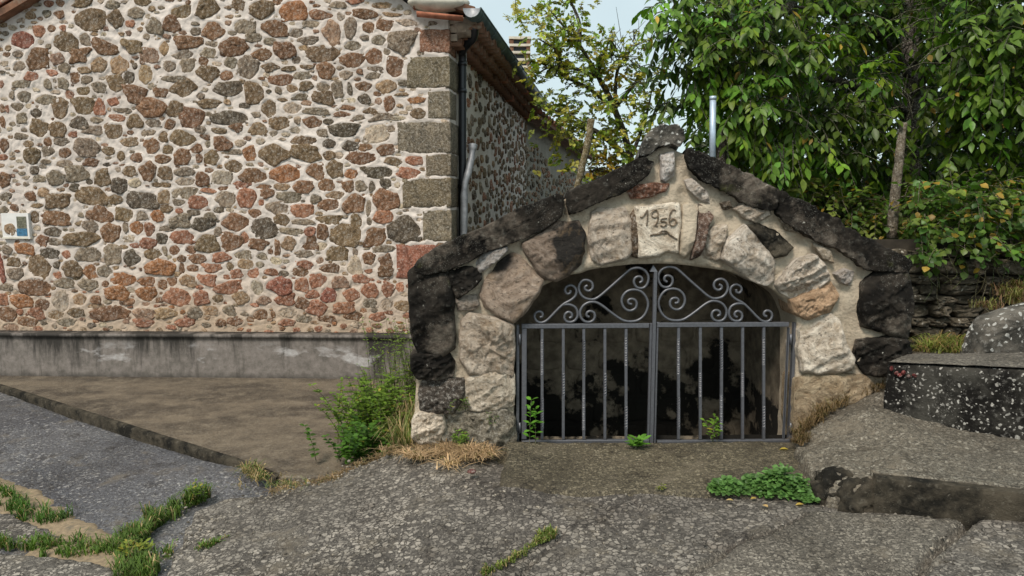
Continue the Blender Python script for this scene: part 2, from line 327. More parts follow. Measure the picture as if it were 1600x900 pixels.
# street at the left
rd = gp([(-500, 560, -.33), (40, 592, -.33), (400, 705, -.31), (620, 712, -.31), (700, 900, -.36), (700, 1500, -.36), (-1200, 1500, -.40), (-1500, 700, -.34)])
road_ctrl = gp([(0, 610, -.31), (385, 735, -.287), (250, 800, -.325), (0, 720, -.35), (200, 830, -.36), (0, 830, -.37), (300, 900, -.35), (0, 900, -.37)])
crk = [(np.array(gp([(0, 690, -.34), (60, 735, -.34), (130, 795, -.35), (200, 840, -.36)]))[:, :2], .010, .012), (np.array(gp([(0, 645, -.33), (90, 690, -.33), (170, 745, -.335), (240, 800, -.34)]))[:, :2], .006, .008)]
field('street', [p[:2] for p in rd], road_ctrl, M['road'], .03, .006, cracks=crk, label='bluish worn asphalt street sloping down at the left', power=2)
# kerbed forecourt slab: a real slab with a broken kerb face
sp = gp([(-700, 574, ZS), (0, 601, ZS), (130, 642, ZS), (260, 683, ZS), (385, 722, ZS), (440, 745, ZS), (560, 742, ZS), (760, 742, ZS), (760, 580, ZS), (300, 575, ZS)])
sl = []
for k in range(4): pass
def slab_mesh():
    P = [np.array(p[:2]) for p in sp]; P2 = []
    for a, b in zip(P, P[1:] + P[:1]):
        n = max(1, int(np.linalg.norm(b - a) / .06))
        P2 += [a + (b - a) * i / n for i in range(n)]
    P2 = np.array(P2); c = P2.mean(0); rings = []; rg = np.random.default_rng(4)
    j = np.array([mn.noise(Vector((p[0] * 8, p[1] * 8, 1))) * .012 + mn.noise(Vector((p[0] * 30, p[1] * 30, 1))) * .006 for p in P2])[:, None]
    dirs = (P2 - c) / np.linalg.norm(P2 - c, axis=1)[:, None]
    for off, z in ((0.004, -.5), (.0, ZS - .035), (0, ZS - .012), (-.014, ZS)):
        rings.append(np.c_[P2 + dirs * (off + j), np.full(len(P2), z)])
    m = len(P2); V = np.concatenate(rings); F = grid_faces(m, len(rings), True); F.append(tuple((len(rings) - 1) * m + i for i in range(m)))
    return V, F
V, F = slab_mesh(); fcs = prop(mk('forecourt', V, F, M['slab'], smooth=False), 'damp brown concrete forecourt slab with a low kerb edge', kind='structure')

# weathered black face of the slab edge
kp = np.array([p[:2] for p in sp[1:6]]); kk = []
for a, b in zip(kp[:-1], kp[1:]):
    n_ = int(np.linalg.norm(b - a) / .03); kk += [a + (b - a) * i / n_ for i in range(n_)]
kk = np.array(kk); kn = np.gradient(kk, axis=0); kn = np.c_[kn[:, 1], -kn[:, 0]] / np.linalg.norm(kn, axis=1)[:, None]; V = []
for off, z in ((.03, -.5), (.030, ZS - .03), (.024, ZS - .004), (.004, ZS + .004), (-.012, ZS + .0045)):
    for p, q in zip(kk, kn):
        e = .008 * mn.noise(Vector((p[0] * 7, p[1] * 7, z * 30))) + .006 * mn.noise(Vector((p[0] * 25, p[1] * 25, z * 30))); V.append((*(p + q * (off + e)), z + e * .3))
prop(mk('kerb', V, grid_faces(len(kk), 5), M['riser']), 'low blackened kerb edge of the forecourt slab', kind='structure')
# foreground paving
fg = gp([(225, 1300, -.30), (250, 900, -.27), (262, 862, -.25), (300, 796, -.235), (345, 778, -.23), (392, 772, -.22), (440, 766, -.2), (500, 752, -.18), (560, 727, -.15), (605, 708, -.10), (650, 694, -.03), (720, 680, .0), (1300, 690, .0), (1900, 700, .1), (2300, 1300, .05)])
fctrl = gp([(255, 900, -.30), (262, 862, -.28), (300, 796, -.25), (392, 772, -.225), (500, 752, -.18), (560, 727, -.15), (605, 708, -.10), (650, 700, -.04), (700, 716, -.01), (800, 760, .005), (1000, 765, .0), (1290, 790, .005), (1450, 805, .04), (1600, 818, .08), (1600, 900, .06), (1300, 900, .0), (1000, 900, -.04), (800, 900, -.09), (600, 900, -.16), (420, 900, -.22), (500, 820, -.16), (700, 800, -.05), (400, 830, -.22)])
def cr(L, wd, dp): return (np.array(gp([(a, b, 0) for a, b in L]))[:, :2], wd, dp)
cracks = [cr([(745, 905), (800, 880), (830, 850), (868, 828), (880, 815)], .012, .03),
          cr([(980, 765), (1000, 790), (1040, 830)], .010, .02),
          cr([(1060, 895), (1110, 870), (1148, 845), (1200, 832), (1262, 806)], .014, .06), cr([(1110, 842), (1148, 846)], .016, .05),
          cr([(1435, 905), (1450, 880), (1490, 848), (1520, 825), (1545, 815)], .020, .08), cr([(1040, 872), (1000, 874)], .016, .05),
          cr([(255, 868), (330, 852), (420, 825)], .011, .03)]
field('paving', [p[:2] for p in fg], fctrl, M['agg'], .012, .006, cracks=cracks, label='worn grey paving with pale aggregate showing, foreground', xmax=3.4)
# smoother cement patches lying on the paving
pt = gp([(1020, 905, .004), (1075, 872, .004), (1150, 838, .004), (1260, 800, .01), (1290, 800, .01), (1535, 815, .055), (1490, 850, .05), (1440, 905, .045), (1400, 1200, .03), (950, 1200, -.05)])
field('cement_patch', [p[:2] for p in pt], [(x, y, z + .012) for x, y, z in fctrl], M['agg2'], .02, .004, drop=.05, soft=.02, edge_noise=.025, cracks=cracks, label='smoother tan cement patch in the paving below the ivy')
# apron before the gate
ap = gp([(790, 690, .03), (792, 716, .03), (776, 756, .02), (850, 760, .02), (1000, 766, .02), (1120, 768, .02), (1320, 782, .03), (1320, 690, .03)])
actrl = gp([(800, 700, .035), (1240, 700, .035), (780, 760, .015), (1000, 766, .015), (1290, 776, .02)])
field('gate_apron', [p[:2] for p in ap], actrl, M['apron'], .016, .004, drop=.08, soft=.025, edge_noise=.015, label='mossy tan cement apron in front of the gate', kind='structure')
# lower-left paving beyond the gully, sand in the gully
bl = gp([(-700, 770, -.34), (-100, 790, -.34), (20, 800, -.34), (60, 820, -.34), (100, 838, -.34), (60, 855, -.34), (0, 853, -.34), (-200, 852, -.34), (-700, 850, -.34)])
field('gully_paving', [p[:2] for p in bl], [(x, y, -.335) for x, y, z in bl], M['agg'], .02, .006, drop=.12, soft=.05, label='narrow strip of grey paving beside the sandy gully')
bl = gp([(-700, 858, -.34), (-100, 862, -.34), (0, 864, -.34), (100, 878, -.35), (170, 890, -.36), (215, 912, -.36), (230, 1300, -.36), (-900, 1300, -.36)])
field('kerb_paving', [p[:2] for p in bl], [(x, y, -.325) for x, y, z in bl], M['agg'], .02, .006, drop=.12, soft=.05, label='grey paving in the bottom left corner')
sn = gp([(-30, 740, -.35), (40, 760, -.35), (80, 780, -.35), (105, 802, -.35), (120, 815, -.36), (165, 832, -.36), (190, 850, -.36), (235, 872, -.36), (235, 960, -.37), (180, 960, -.37), (60, 870, -.36), (-30, 830, -.36)])
field('sand', [p[:2] for p in sn], [(x, y, z + .02) for x, y, z in road_ctrl], M['sand'], .02, .006, drop=.04, soft=.08, edge_noise=.05, label='washed sand lying in the gully', kind='stuff')

# steps at the right --------------------------------------------------------
g1, g2 = at_z(1290, 792, .01), at_z(1640, 817, .08)
tz1, tz2 = at_y(1330, 722, at_z(1345, 796, .02)[1])[2], at_y(1600, 765, g2[1])[2]
mound = [g1[:2] + (-.0, .0), at_z(1345, 796, .02)[:2], at_z(1480, 804, .05)[:2], g2[:2], (4.6, 3.6), (4.6, 6.4), (2.4, 6.2), at_z(1400, 600, .35)[:2], at_z(1300, 640, .2)[:2], at_z(1245, 690, .03)[:2], at_z(1238, 712, .02)[:2], at_z(1262, 760, .01)[:2]]
def st(px, py, z): return tuple(at_z(px, py, z))
mc = [st(1240, 705, .03), st(1262, 748, .05), st(1290, 770, .07), st(1250, 660, .10), st(1262, 700, .10), st(1300, 740, .14), st(1300, 690, .17), st(1330, 722, .19), st(1350, 640, .30), st(1300, 632, .24), st(1380, 612, .36), st(1390, 650, .28), st(1400, 725, .215), st(1500, 745, .215), st(1600, 762, .215), st(1500, 700, .24), st(1600, 700, .245), (3.3, 3.4, .22), (4.5, 4.5, .26), (3.5, 5.8, .3)]
field('haunch', mound, mc, M['haunch'], .014, .016, drop=.28, soft=.05, edge_noise=.03, label='rough cement haunch and low step rising beside the arch', nscale=5.)
# the low step: riser + tread
def stepblock(name, front, back, z0a, z0b, z1a, z1b, mat, col, label, top=None, parent=None, lean=.01, res=.02, seed=1, rnd=.008, nose=.012):
    """block with a front face from front[0] to front[1] and a back edge, finely meshed, with noisy worn edges"""
    (ax, ay), (bx, by) = front; (cx, cy), (dx, dy) = back; L = math.hypot(bx - ax, by - ay); nu = max(4, int(L / res)); V = []; prof = []
    nvf = max(4, int((z1a - z0a) / res)); nvt = max(4, int(math.hypot(cx - ax, cy - ay) / (res * 1.5)))
    for i in range(nu + 1):
        t = i / nu; fx, fy = ax + (bx - ax) * t, ay + (by - ay) * t; kx, ky = cx + (dx - cx) * t, cy + (dy - cy) * t
        z0 = z0a + (z0b - z0a) * t; z1 = z1a + (z1b - z1a) * t; gx, gy = kx - fx, ky - fy; gl = math.hypot(gx, gy); gx /= gl; gy /= gl; row = []
        for j in range(nvf):
            s = j / nvf; row.append((fx + gx * lean * s, fy + gy * lean * s, z0 + (z1 - nose - z0) * s))
        row.append((fx + gx * (lean + nose * .3), fy + gy * (lean + nose * .3), z1 - nose * .3))
        for j in range(nvt + 1):
            s = j / nvt; row.append((fx + gx * (lean + nose + (gl - lean - nose) * s), fy + gy * (lean + nose + (gl - lean - nose) * s), z1))
        row.append((kx, ky, z0)); V += row
    nr = nvf + nvt + 3; W = []
    for p in V:
        k = rnd * (mn.noise(Vector(p) * 7) + .6 * mn.noise(Vector(p) * 25) + .4 * mn.noise(Vector(p) * 60)); W.append((p[0] + k, p[1] - k * 1.2, p[2] + k * .6))
    F = [(i * nr + j, (i + 1) * nr + j, (i + 1) * nr + j + 1, i * nr + j + 1) for i in range(nu) for j in range(nr - 1)]
    F += [tuple(range(nr))[::-1] if False else tuple(range(nr)), tuple(nu * nr + j for j in range(nr))[::-1]]
    K = None
    o = mk(name, W, F, mat, col, parent); 
    if label: prop(o, label)
    return o
r1 = at_z(1368, 800, .02); r2 = at_z(1700, 825, .09)
steps = thing('concrete_steps', 'low concrete step with dark damp riser at the right edge', 'steps', (r1[0], r1[1], 0))
stepblock('riser', ((r1[0] - .02, r1[1] - .02), (r2[0], r2[1] - .02)), ((r1[0] + .02, r1[1] + .10), (r2[0] + .02, r2[1] + .10)), -.05, -.05, .205, .222, M['riser'], (1, 1, 1), None, parent=steps)
stepblock('tread', ((r1[0] + .0, r1[1] + .04), (r2[0], r2[1] + .04)), ((r1[0] + .02, r1[1] + .12), (r2[0] + .02, r2[1] + .12)), .1, .1, .214, .228, M['haunch'], (1, 1, 1), None, parent=steps, rnd=.005)
# rough broken end of the step
rg = np.random.default_rng(5)
def rockmesh(rad, seed, sub=3, amp=.35, sq=(1, 1, 1)):
    import bmesh
    bm = bmesh.new(); bmesh.ops.create_icosphere(bm, subdivisions=sub, radius=1.)
    V = []; off = Vector((seed * 3.1, seed * 1.7, 0))
    for v in bm.verts:
        p = v.co; k = 1 + amp * mn.noise(p * 1.3 + off) + amp * .45 * mn.noise(p * 3.2 + off) + amp * .2 * mn.noise(p * 8 + off)
        V.append((p.x * k * rad[0], p.y * k * rad[1], p.z * k * rad[2]))
    F = [tuple(v.index for v in f.verts) for f in bm.faces]; bm.free(); return np.array(V), F
c = at_z(1330, 790, .02); V, F = rockmesh((.13, .10, .10), 3, 4, .6); o = mk('broken_end', V + np.array([c[0] - .03, c[1] + .11, .06]), F, M['riser'], parent=steps)
V, F = rockmesh((.09, .07, .07), 15, 4, .55); mk('broken_end', V + np.array([c[0] + .08, c[1] + .00, .03]), F, M['riser'], parent=steps)
V, F = rockmesh((.12, .09, .10), 12, 4, .55); o = mk('broken_end', V + np.array([c[0] + .04, c[1] + .0, .05]), F, M['riser'], parent=steps)
# the tall block
b1 = at_z(1381, 647, .26); b2 = at_z(1600, 688, .235); ztop = at_y(1386, 569, b1[1])[2]; ztop2 = at_y(1600, 579, b2[1])[2]
ext = 1.35
e1 = b1[:2]; e2 = b1[:2] + (b2[:2] - b1[:2]) * ext; t1 = at_z(1420, 556, ztop)[:2]; t2 = e2 + (t1 - e1) + (.1, .25)
block = thing('lichen_block', 'black concrete block with white lichen spots and a dab of red paint', 'block', (b1[0], b1[1], .26))
stepblock('block_body', (tuple(e1), tuple(e2)), (tuple(t1), tuple(t2)), .12, .12, ztop, ztop + (ztop2 - ztop) * ext, M['lich'], (1, 1, 1), None, parent=block, rnd=.01, nose=.02)
# its paler worn top sheet
dx = (e2 - e1); gx = (t1 - e1); q = []
nu_, nv_ = 60, 24
for j in range(nv_ + 1):
    for i in range(nu_ + 1):
        s, t = .004 + .992 * i / nu_, .012 + .97 * j / nv_; p = e1 + dx * s + ((t1 - e1) * (1 - s) + (t2 - e2) * s) * t
        z = ztop + (ztop2 - ztop) * ext * s + .014 + .004 * mn.noise(Vector((p[0] * 15, p[1] * 15, 0))); q.append((p[0], p[1], z))
mk('worn_top', q, grid_faces(nu_ + 1, nv_ + 1), M['agg2'], parent=block)
# red paint dab: thin skin standing just off the corner of the front face
fx = (e2 - e1) / np.linalg.norm(e2 - e1); nrm = np.array([fx[1], -fx[0]]); bmr = MB(); rg = np.random.default_rng(8)
for k in range(9):
    a = e1 + fx * (.03 + .017 * k + rg.uniform(-.01, .01)) + nrm * .009; z = ztop - .045 + rg.uniform(-.022, .022); w_, h_ = rg.uniform(.006, .016), rg.uniform(.006, .018)
    pts = [(math.cos(t) * w_, math.sin(t) * h_) for t in np.linspace(0, 2 * math.pi, 9)[:-1]]
    vv = [(a[0] + fx[0] * u, a[1] + fx[1] * u, z + v) for u, v in pts] + [(a[0] + fx[0] * u - nrm[0] * .02, a[1] + fx[1] * u - nrm[1] * .02, z + v) for u, v in pts]
    bmr.add(vv, [tuple(range(8))[::-1]] + [(i, (i + 1) % 8, 8 + (i + 1) % 8, 8 + i) for i in range(8)], (.24, .04, .04))
bmr.obj('paint_mark', M['stone'], block)
# low speckled wall rising behind the block
wz = ztop + .02; a = at_z(1512, 556, wz)[:2]; Yw = a[1]
pl = [(1522, 560), (1530, 540), (1545, 508), (1552, 500), (1590, 487), (1640, 474), (1700, 462), (1700, 560)]
F0 = [at_y(x, y, Yw + .02) for x, y in pl]
lw = MB(); n = len(pl); pf = np.array(F0); ctr = pf.mean(0)
rings = []
for s, dy in ((1., .16), (1., .0), (.985, -.012), (.7, -.014), (.35, -.01)): rings.append(ctr + (np.array([np.array([np.interp(t, range(n + 1), np.r_[pf, pf[:1]][:, k]) for k in range(3)]) for t in np.linspace(0, n, 140, endpoint=False)]) - ctr) * s + np.array([0, dy, 0]))
m = len(rings[0]); V = np.concatenate(rings + [[ctr]]); V = np.array([p + np.array([.6, -1, .6]) * (.012 * mn.noise(Vector(p) * 11) + .012 * mn.noise(Vector(p) * 30)) for p in V])
F = grid_faces(m, 5, True) + [(4 * m + i, 4 * m + (i + 1) % m, 5 * m) for i in range(m)]
prop(mk('low_wall', V, F, M['lich2']), 'pale lichen speckled end of a low concrete wall at right edge behind the black block', 'wall')
# ================================================================ HOUSE
M['soffit'] = m_simple('old_eave_mortar', (.26, .20, .15), .9, 0, .4, 10, .8)
pb = at_z(560, 592, ZS); FY = R(-2.0)
FA = Plane(pb + np.array([0, .14, 0]), FY); FA.o[2] = 0
cu = FA.uv(704, 367)[0]; cor = FA.pt(cu, 0)                 # house corner
FA = Plane(cor, FY)                                          # origin now at the corner; u runs negative to the left
SW = Plane(cor, R(90 - 7.1)); SLEN = 7.3                    # side wall
house = thing('stone_house', 'rubble stone house with pale mortar, dressed corner stones and a green gutter', 'house', tuple(cor + np.array([0, 0, ZS])))
ROOF = [(-900, 560), (-60, 66), (0, 27), (40, 2), (250, -112), (620, -6), (648, 14), (742, 26)]
RU = np.array([FA.uv(x, y) for x, y in ROOF])
def rooftop(u): return np.interp(u, RU[:, 0], RU[:, 1])
PT = FA.uv(560, 520)[1]
# front mortar sheet (built further down, when the stones are known)
U0 = FA.uv(-160, 300)[0]
# the body of the house closed behind the sheet
bmB = MB(); u0, top0 = U0, rooftop(U0)
P = [FA.pt(u, rooftop(u), -.01) for u in np.linspace(U0, 0, 12)]; base = [FA.pt(u, -.3, -.01) for u in np.linspace(U0, 0, 12)]
back = SW.e * SLEN
V = P + base + [p + back for p in P] + [p + back for p in base]; k = 12
F = [(i, i + 1, 2 * k + i + 1, 2 * k + i) for i in range(k - 1)] + [(2 * k + i, 2 * k + i + 1, 3 * k + i + 1, 3 * k + i) for i in range(k - 1)] + [(0, 2 * k, 3 * k, k)]
mk('rear_walls', V, F, M['fmortar'], parent=house, smooth=False)
# side wall sheet
ns, nvs = 180, 90; V = []
EZ = 3.22
for j in range(nvs):
    for i in range(ns):
        u = SLEN * i / (ns - 1); v = -.4 + (EZ + .1 + .4) * j / (nvs - 1); p = Vector((u * 6, v * 6, 4)); V.append(SW.pt(u, v, .014 * mn.noise(p) + .01 * mn.noise(p * 3) - (.006 if i == 0 else 0)))
mk('side_wall', V, grid_faces(ns, nvs), M['fmortar'], parent=house)

PAL = dict(g=(.225, .195, .160), G=(.115, .098, .078), b=(.195, .117, .073), o=(.175, .132, .085), r=(.31, .160, .110), R=(.25, .105, .08), O=(.30, .155, .08), p=(.28, .195, .155), t=(.29, .215, .145), w=(.40, .36, .31))
CR = {}
CR[(0, 0)] = """125,218,118,85,R 215,170,62,60,r 282,157,45,40,b 340,153,35,32,r 265,20,52,36,r 328,18,45,38,b 320,80,55,45,b 445,15,110,55,o 487,110,160,115,o 627,105,85,95,o 740,70,90,55,g 612,28,75,50,g 776,12,90,42,o 705,130,55,38,r 358,225,130,100,o 462,212,60,65,g 567,252,148,88,b 715,255,115,75,o 835,142,88,88,g 930,130,95,88,b 980,65,110,70,o 1120,45,135,105,o 1018,12,28,25,b 1158,168,122,98,b 1022,230,145,72,b 1265,255,148,95,b 1290,25,72,62,o 1265,100,115,70,o 1325,145,120,75,g 1060,170,60,45,g 1058,128,50,20,g 205,318,118,108,b 312,320,78,62,p 435,302,115,80,b 540,352,85,82,t 650,350,98,92,t 810,300,105,90,p 890,265,50,75,t 985,298,115,48,g 1128,285,90,55,g 1150,240,75,30,g 920,360,72,62,g 1015,355,80,75,g 1103,333,52,50,b 1250,340,70,62,g 1345,365,110,120,g 788,400,75,108,t 732,358,30,35,G 875,415,60,55,g 945,427,155,35,g 1128,402,120,85,o 1228,410,70,52,b 172,412,85,50,r 287,398,62,38,r 458,380,75,35,t 408,422,55,60,b 470,432,60,45,g 630,450,98,90,o 700,420,60,80,G 730,512,132,98,b 872,500,85,48,b 995,478,148,98,o 1232,482,150,75,G 1360,508,70,90,o 205,500,62,82,r 120,455,100,40,g 65,515,28,45,g 132,525,70,60,g 380,512,50,48,r 452,492,72,42,o 540,475,75,60,g 450,572,125,90,o 540,575,62,90,r 327,585,92,112,o 615,552,65,45,r 665,597,98,30,g 820,580,155,100,b 950,590,80,85,o 1040,637,140,110,b 1137,560,135,50,o 1245,640,200,75,G 1325,572,60,28,G 95,578,70,45,G 198,615,62,52,G 120,640,55,60,g 427,665,100,65,G 525,650,70,32,g 635,640,90,38,r 732,655,85,70,o 832,667,85,45,g 920,672,60,55,b 213,695,95,95,o 313,700,92,80,o 500,707,115,52,g 615,710,95,78,o 707,717,35,20,b 802,720,85,38,g 885,740,52,58,o 988,748,130,82,o 1085,705,62,42,g 1108,742,55,30,b 1185,708,80,30,o 1282,693,80,48,b 395,728,48,35,r 118,738,75,35,g 262,770,45,50,b 335,768,90,45,g 155,780,55,35,t 470,800,135,95,g 700,770,105,50,t 820,790,85,80,b 910,808,55,48,o 1065,803,65,52,b 1124,780,30,35,g 1208,775,100,75,b 1305,775,62,40,w 25,788,55,75,b 175,845,88,85,o 265,820,70,50,g 355,828,65,50,b 590,818,75,45,o 657,845,42,52,o 740,855,65,50,b 885,862,90,45,b 990,848,90,85,b 1145,850,80,80,o 1250,823,110,28,g 1350,830,70,80,O 495,878,85,45,b 350,885,85,35,g 20,850,50,30,r 10,455,28,45,r 580,890,45,20,G 805,890,60,30,b 15,585,30,45,b 15,660,30,60,b 43,590,25,40,r 105,358,65,50,g 100,293,58,38,g 350,370,65,55,g 345,455,60,65,g 260,455,45,55,g 250,540,110,55,g"""
CR[(350, 0)] = """205,55,135,100,o 375,62,145,105,O 290,10,60,35,b 275,155,140,95,b 390,180,80,52,g 470,130,95,35,g 525,82,120,50,b 615,28,90,38,g 710,8,95,28,r 580,180,105,130,p 685,155,65,110,g 635,90,45,45,w 765,78,130,55,b 860,28,120,32,t 910,80,105,22,t 990,122,110,38,w 782,150,62,58,b 870,140,85,65,b 838,218,75,55,g 968,235,140,130,g 760,205,50,28,g 453,220,110,42,g 160,205,90,48,g 250,225,68,38,g 330,272,115,90,b 205,297,105,62,b 533,290,185,82,o 698,248,95,50,g 695,328,128,75,b 813,305,90,82,b 882,280,38,35,g 925,362,90,110,b 390,325,48,38,G 253,365,95,48,o 350,372,85,28,o 450,363,75,22,o 550,383,98,88,b 660,408,70,50,g 735,388,35,28,b 820,372,95,25,g 808,410,80,35,g 305,435,130,60,b 425,410,95,45,g 448,467,78,52,o 165,500,100,115,o 370,480,60,42,t 540,470,70,48,g 615,485,60,90,g 680,480,30,70,G 755,468,90,50,b 880,470,110,70,t 830,508,40,25,b 295,490,38,40,g 242,495,28,22,G 412,525,90,35,G 537,532,115,75,o 318,540,60,22,o 675,545,90,28,w 757,537,68,55,G 895,562,60,80,b 835,548,40,35,p 243,587,80,92,o 370,585,95,60,w 500,602,140,38,g 665,582,90,25,b 640,617,95,30,b 792,600,82,35,o 730,638,72,32,g 853,632,135,40,g 940,640,95,22,w 1040,542,98,38,O 1050,615,80,55,o 960,510,75,18,o 305,665,115,70,o 478,660,100,62,b 565,660,55,35,G 650,705,160,75,G 828,722,155,98,w 400,652,40,40,g 380,705,70,35,w 265,722,50,35,w 180,698,95,65,t 435,762,130,50,o 440,830,165,95,o 270,838,158,108,o 140,828,68,80,O 92,770,60,35,w 200,765,50,35,w 533,720,60,45,g 570,775,72,45,G 680,790,88,55,G 765,798,80,40,b 875,812,95,55,b 742,858,155,68,b 915,875,95,45,o 1030,870,95,48,r 570,842,65,50,o 620,840,50,40,w 905,695,45,40,g"""
CR[(350, 240)] = """55,72,100,65,o 165,120,155,75,b 332,110,155,90,O 493,100,100,90,b 598,82,90,90,o 690,108,70,55,O 828,103,170,65,G 995,107,130,62,r 105,168,110,38,r 430,180,108,65,b 215,178,80,25,b 315,180,90,38,t 555,172,90,65,b 670,180,62,60,b 745,178,62,60,g 803,178,35,55,G 875,165,60,60,G 938,170,35,35,w 125,240,100,100,r 235,215,75,52,b 352,238,130,62,g 290,293,122,70,g 203,265,28,32,r 500,245,60,45,g 600,225,110,40,t 570,278,110,58,b 705,268,130,100,b 783,295,28,90,g 878,250,135,115,b 35,235,70,80,g 170,325,68,45,b 425,310,115,70,r 62,372,140,90,b 218,405,140,112,G 315,360,85,60,o 430,370,120,30,g 568,358,138,52,o 715,365,65,82,o 788,365,30,45,g 860,343,105,75,r 975,410,168,140,G 650,440,165,120,o 815,450,120,100,b 370,422,125,35,g 465,422,60,50,r 535,425,62,80,b 465,482,95,78,b 190,492,110,60,b 40,478,125,98,b 110,455,52,62,r 290,508,35,85,b 350,485,80,75,t 250,527,28,35,b 610,540,115,78,o 712,532,30,55,g 865,515,120,38,g 785,568,68,68,b 875,575,80,70,b 875,635,80,60,b 100,548,95,48,g 20,560,45,50,r 205,555,65,40,g 430,543,105,35,g 525,502,60,45,w 120,598,82,52,t 195,602,50,32,g 280,578,65,50,w 440,603,95,48,r 572,620,108,48,b 705,610,80,110,w 520,578,40,35,p 160,645,60,50,r 255,640,75,38,r 325,650,58,35,G 410,640,95,48,b 300,715,135,92,R 512,685,95,75,r 630,695,90,65,p 740,675,95,45,r 420,715,78,78,r 790,740,95,75,r 890,735,70,80,r 480,760,75,45,r 565,765,80,75,R 690,765,85,65,r 180,725,65,85,w 95,780,90,70,t 35,725,95,70,r 125,830,85,70,r 220,795,80,45,p 330,790,105,60,r 428,810,80,60,b 503,835,105,80,r 345,860,95,45,w 200,870,80,60,b 650,835,115,60,r 790,810,75,50,g 880,815,60,60,w 965,825,80,55,t 700,878,105,50,b 30,850,70,60,g 265,870,25,40,b 430,895,90,40,g 560,895,100,35,b 830,885,90,45,r 950,725,50,50,r 35,610,40,45,o 70,650,70,50,r 60,905,90,50,b 340,915,90,40,r"""
CR[(0, 240)] = """25,145,65,80,b 30,235,75,50,g 165,230,65,50,b 80,293,45,38,b 22,305,50,45,g 190,345,50,70,o 200,282,65,24,o 190,90,50,42,G 215,135,75,40,g 305,132,98,80,g 425,110,130,85,g 330,180,60,50,b 238,208,65,48,t 315,255,135,82,o 405,185,58,52,G 497,230,165,98,o 555,130,85,90,o 485,155,35,35,G 647,175,85,80,G 703,95,75,55,o 800,95,95,100,b 895,105,80,70,o 730,160,70,45,w 870,168,110,25,o 765,250,175,92,G 628,250,80,50,o 888,235,65,72,t 905,297,70,45,o 1000,215,135,62,g 1000,98,110,45,g 1000,150,105,45,w 1097,140,72,75,b 1205,130,115,75,w 1265,70,95,70,o 1080,25,40,50,b 1142,15,75,60,b 1130,200,90,25,r 1210,188,58,22,b 1315,168,105,38,r 1222,245,112,80,g 1075,262,100,70,r 970,263,65,38,g 310,350,135,75,b 540,325,140,85,b 673,327,98,75,o 770,335,62,55,g 855,338,68,60,O 972,310,40,25,r 1050,320,70,30,G 1180,305,65,32,G 1138,340,65,45,g 975,365,120,75,g 1100,382,125,75,G 290,422,92,45,G 490,395,85,70,g 600,430,100,100,b 680,400,28,60,g 740,402,70,68,O 812,410,55,65,r 905,405,95,30,g 700,460,75,40,w 880,460,62,60,G 803,485,92,60,r 990,452,128,70,r 1180,425,45,55,g 1120,487,125,95,o 1255,478,115,100,b 445,465,200,75,o 230,475,70,62,b 300,478,80,35,g 730,497,60,28,r 830,540,95,62,o 893,528,25,50,g 945,522,55,48,b 612,547,95,108,g 715,563,95,82,G 1035,520,60,40,b 478,545,145,75,g 268,538,105,62,G 360,547,45,42,r 42,520,55,50,g 135,515,105,60,O 985,568,50,40,b 1070,570,95,50,b 1200,562,105,55,r 1310,548,95,45,g 80,588,78,55,o 215,617,120,130,o 308,602,35,38,G 393,622,108,85,o 492,638,85,70,O 570,635,80,60,g 85,650,90,62,g 868,615,165,98,O 668,680,135,75,O 790,690,100,48,O 985,620,30,65,b 1045,620,68,38,b 1150,620,110,45,r 313,658,45,38,r 350,700,105,58,g 480,708,110,65,g 190,722,165,90,b 572,705,38,32,b 880,710,50,55,b 932,692,52,45,b 1020,688,90,62,t 1118,685,98,60,r 35,722,75,38,g 708,740,50,30,w 330,800,85,120,w 400,765,42,35,G 435,790,75,60,t 635,755,125,80,O 793,758,108,70,O 960,778,138,90,r 1090,780,85,78,r 1235,725,150,70,r 20,790,60,62,r 120,800,120,70,O 232,815,75,52,b 90,755,35,30,w 200,865,85,65,r 410,860,90,50,o 595,865,200,75,b 780,870,120,60,p 900,865,120,55,t 40,870,110,80,b 110,855,35,35,r 300,870,90,50,t 8,620,30,150,R 520,790,60,45,b 520,825,100,25,t 690,800,80,40,b 1060,860,80,60,g 1140,850,80,50,t 1180,785,55,40,t 150,910,110,50,b 360,915,100,45,g 780,915,110,45,r 1000,915,110,45,r"""
QU = [((350, 0), 1128, 222, 137, 128, (.235, .125, .088)), ((350, 0), 1097, 392, 214, 172, (.155, .135, .10)), ((350, 0), 1157, 567, 104, 148, (.17, .15, .12)), ((350, 0), 1080, 745, 280, 172, (.165, .145, .12)),
      ((350, 240), 1158, 62, 128, 118, (.16, .135, .105)), ((350, 240), 1098, 212, 262, 160, (.15, .125, .09)), ((350, 240), 1153, 390, 152, 172, (.19, .165, .13)), ((350, 240), 1085, 585, 300, 185, (.27, .115, .085)), ((350, 240), 1180, 790, 150, 150, (.17, .14, .11)), ((350, 240), 1120, 960, 240, 150, (.17, .14, .11))]
SC = 1385 / 400
def outline(w, h, N_, rg, sq=3., amp=.10):
    a = np.linspace(0, 2 * math.pi, N_, endpoint=False) + rg.uniform(-.06, .06, N_)
    c, s = np.cos(a), np.sin(a); r = (np.abs(c) ** sq + np.abs(s) ** sq) ** (-1 / sq)
    k = 1 + amp * (rg.normal() * np.cos(2 * a + rg.uniform(0, 6)) * .5 + rg.normal() * np.cos(3 * a + rg.uniform(0, 6)) * .7 + rg.normal() * .45 * np.cos(5 * a + rg.uniform(0, 6))) + rg.uniform(-.075, .075, N_)
    return np.c_[c * r * k * w / 2, s * r * k * h / 2]
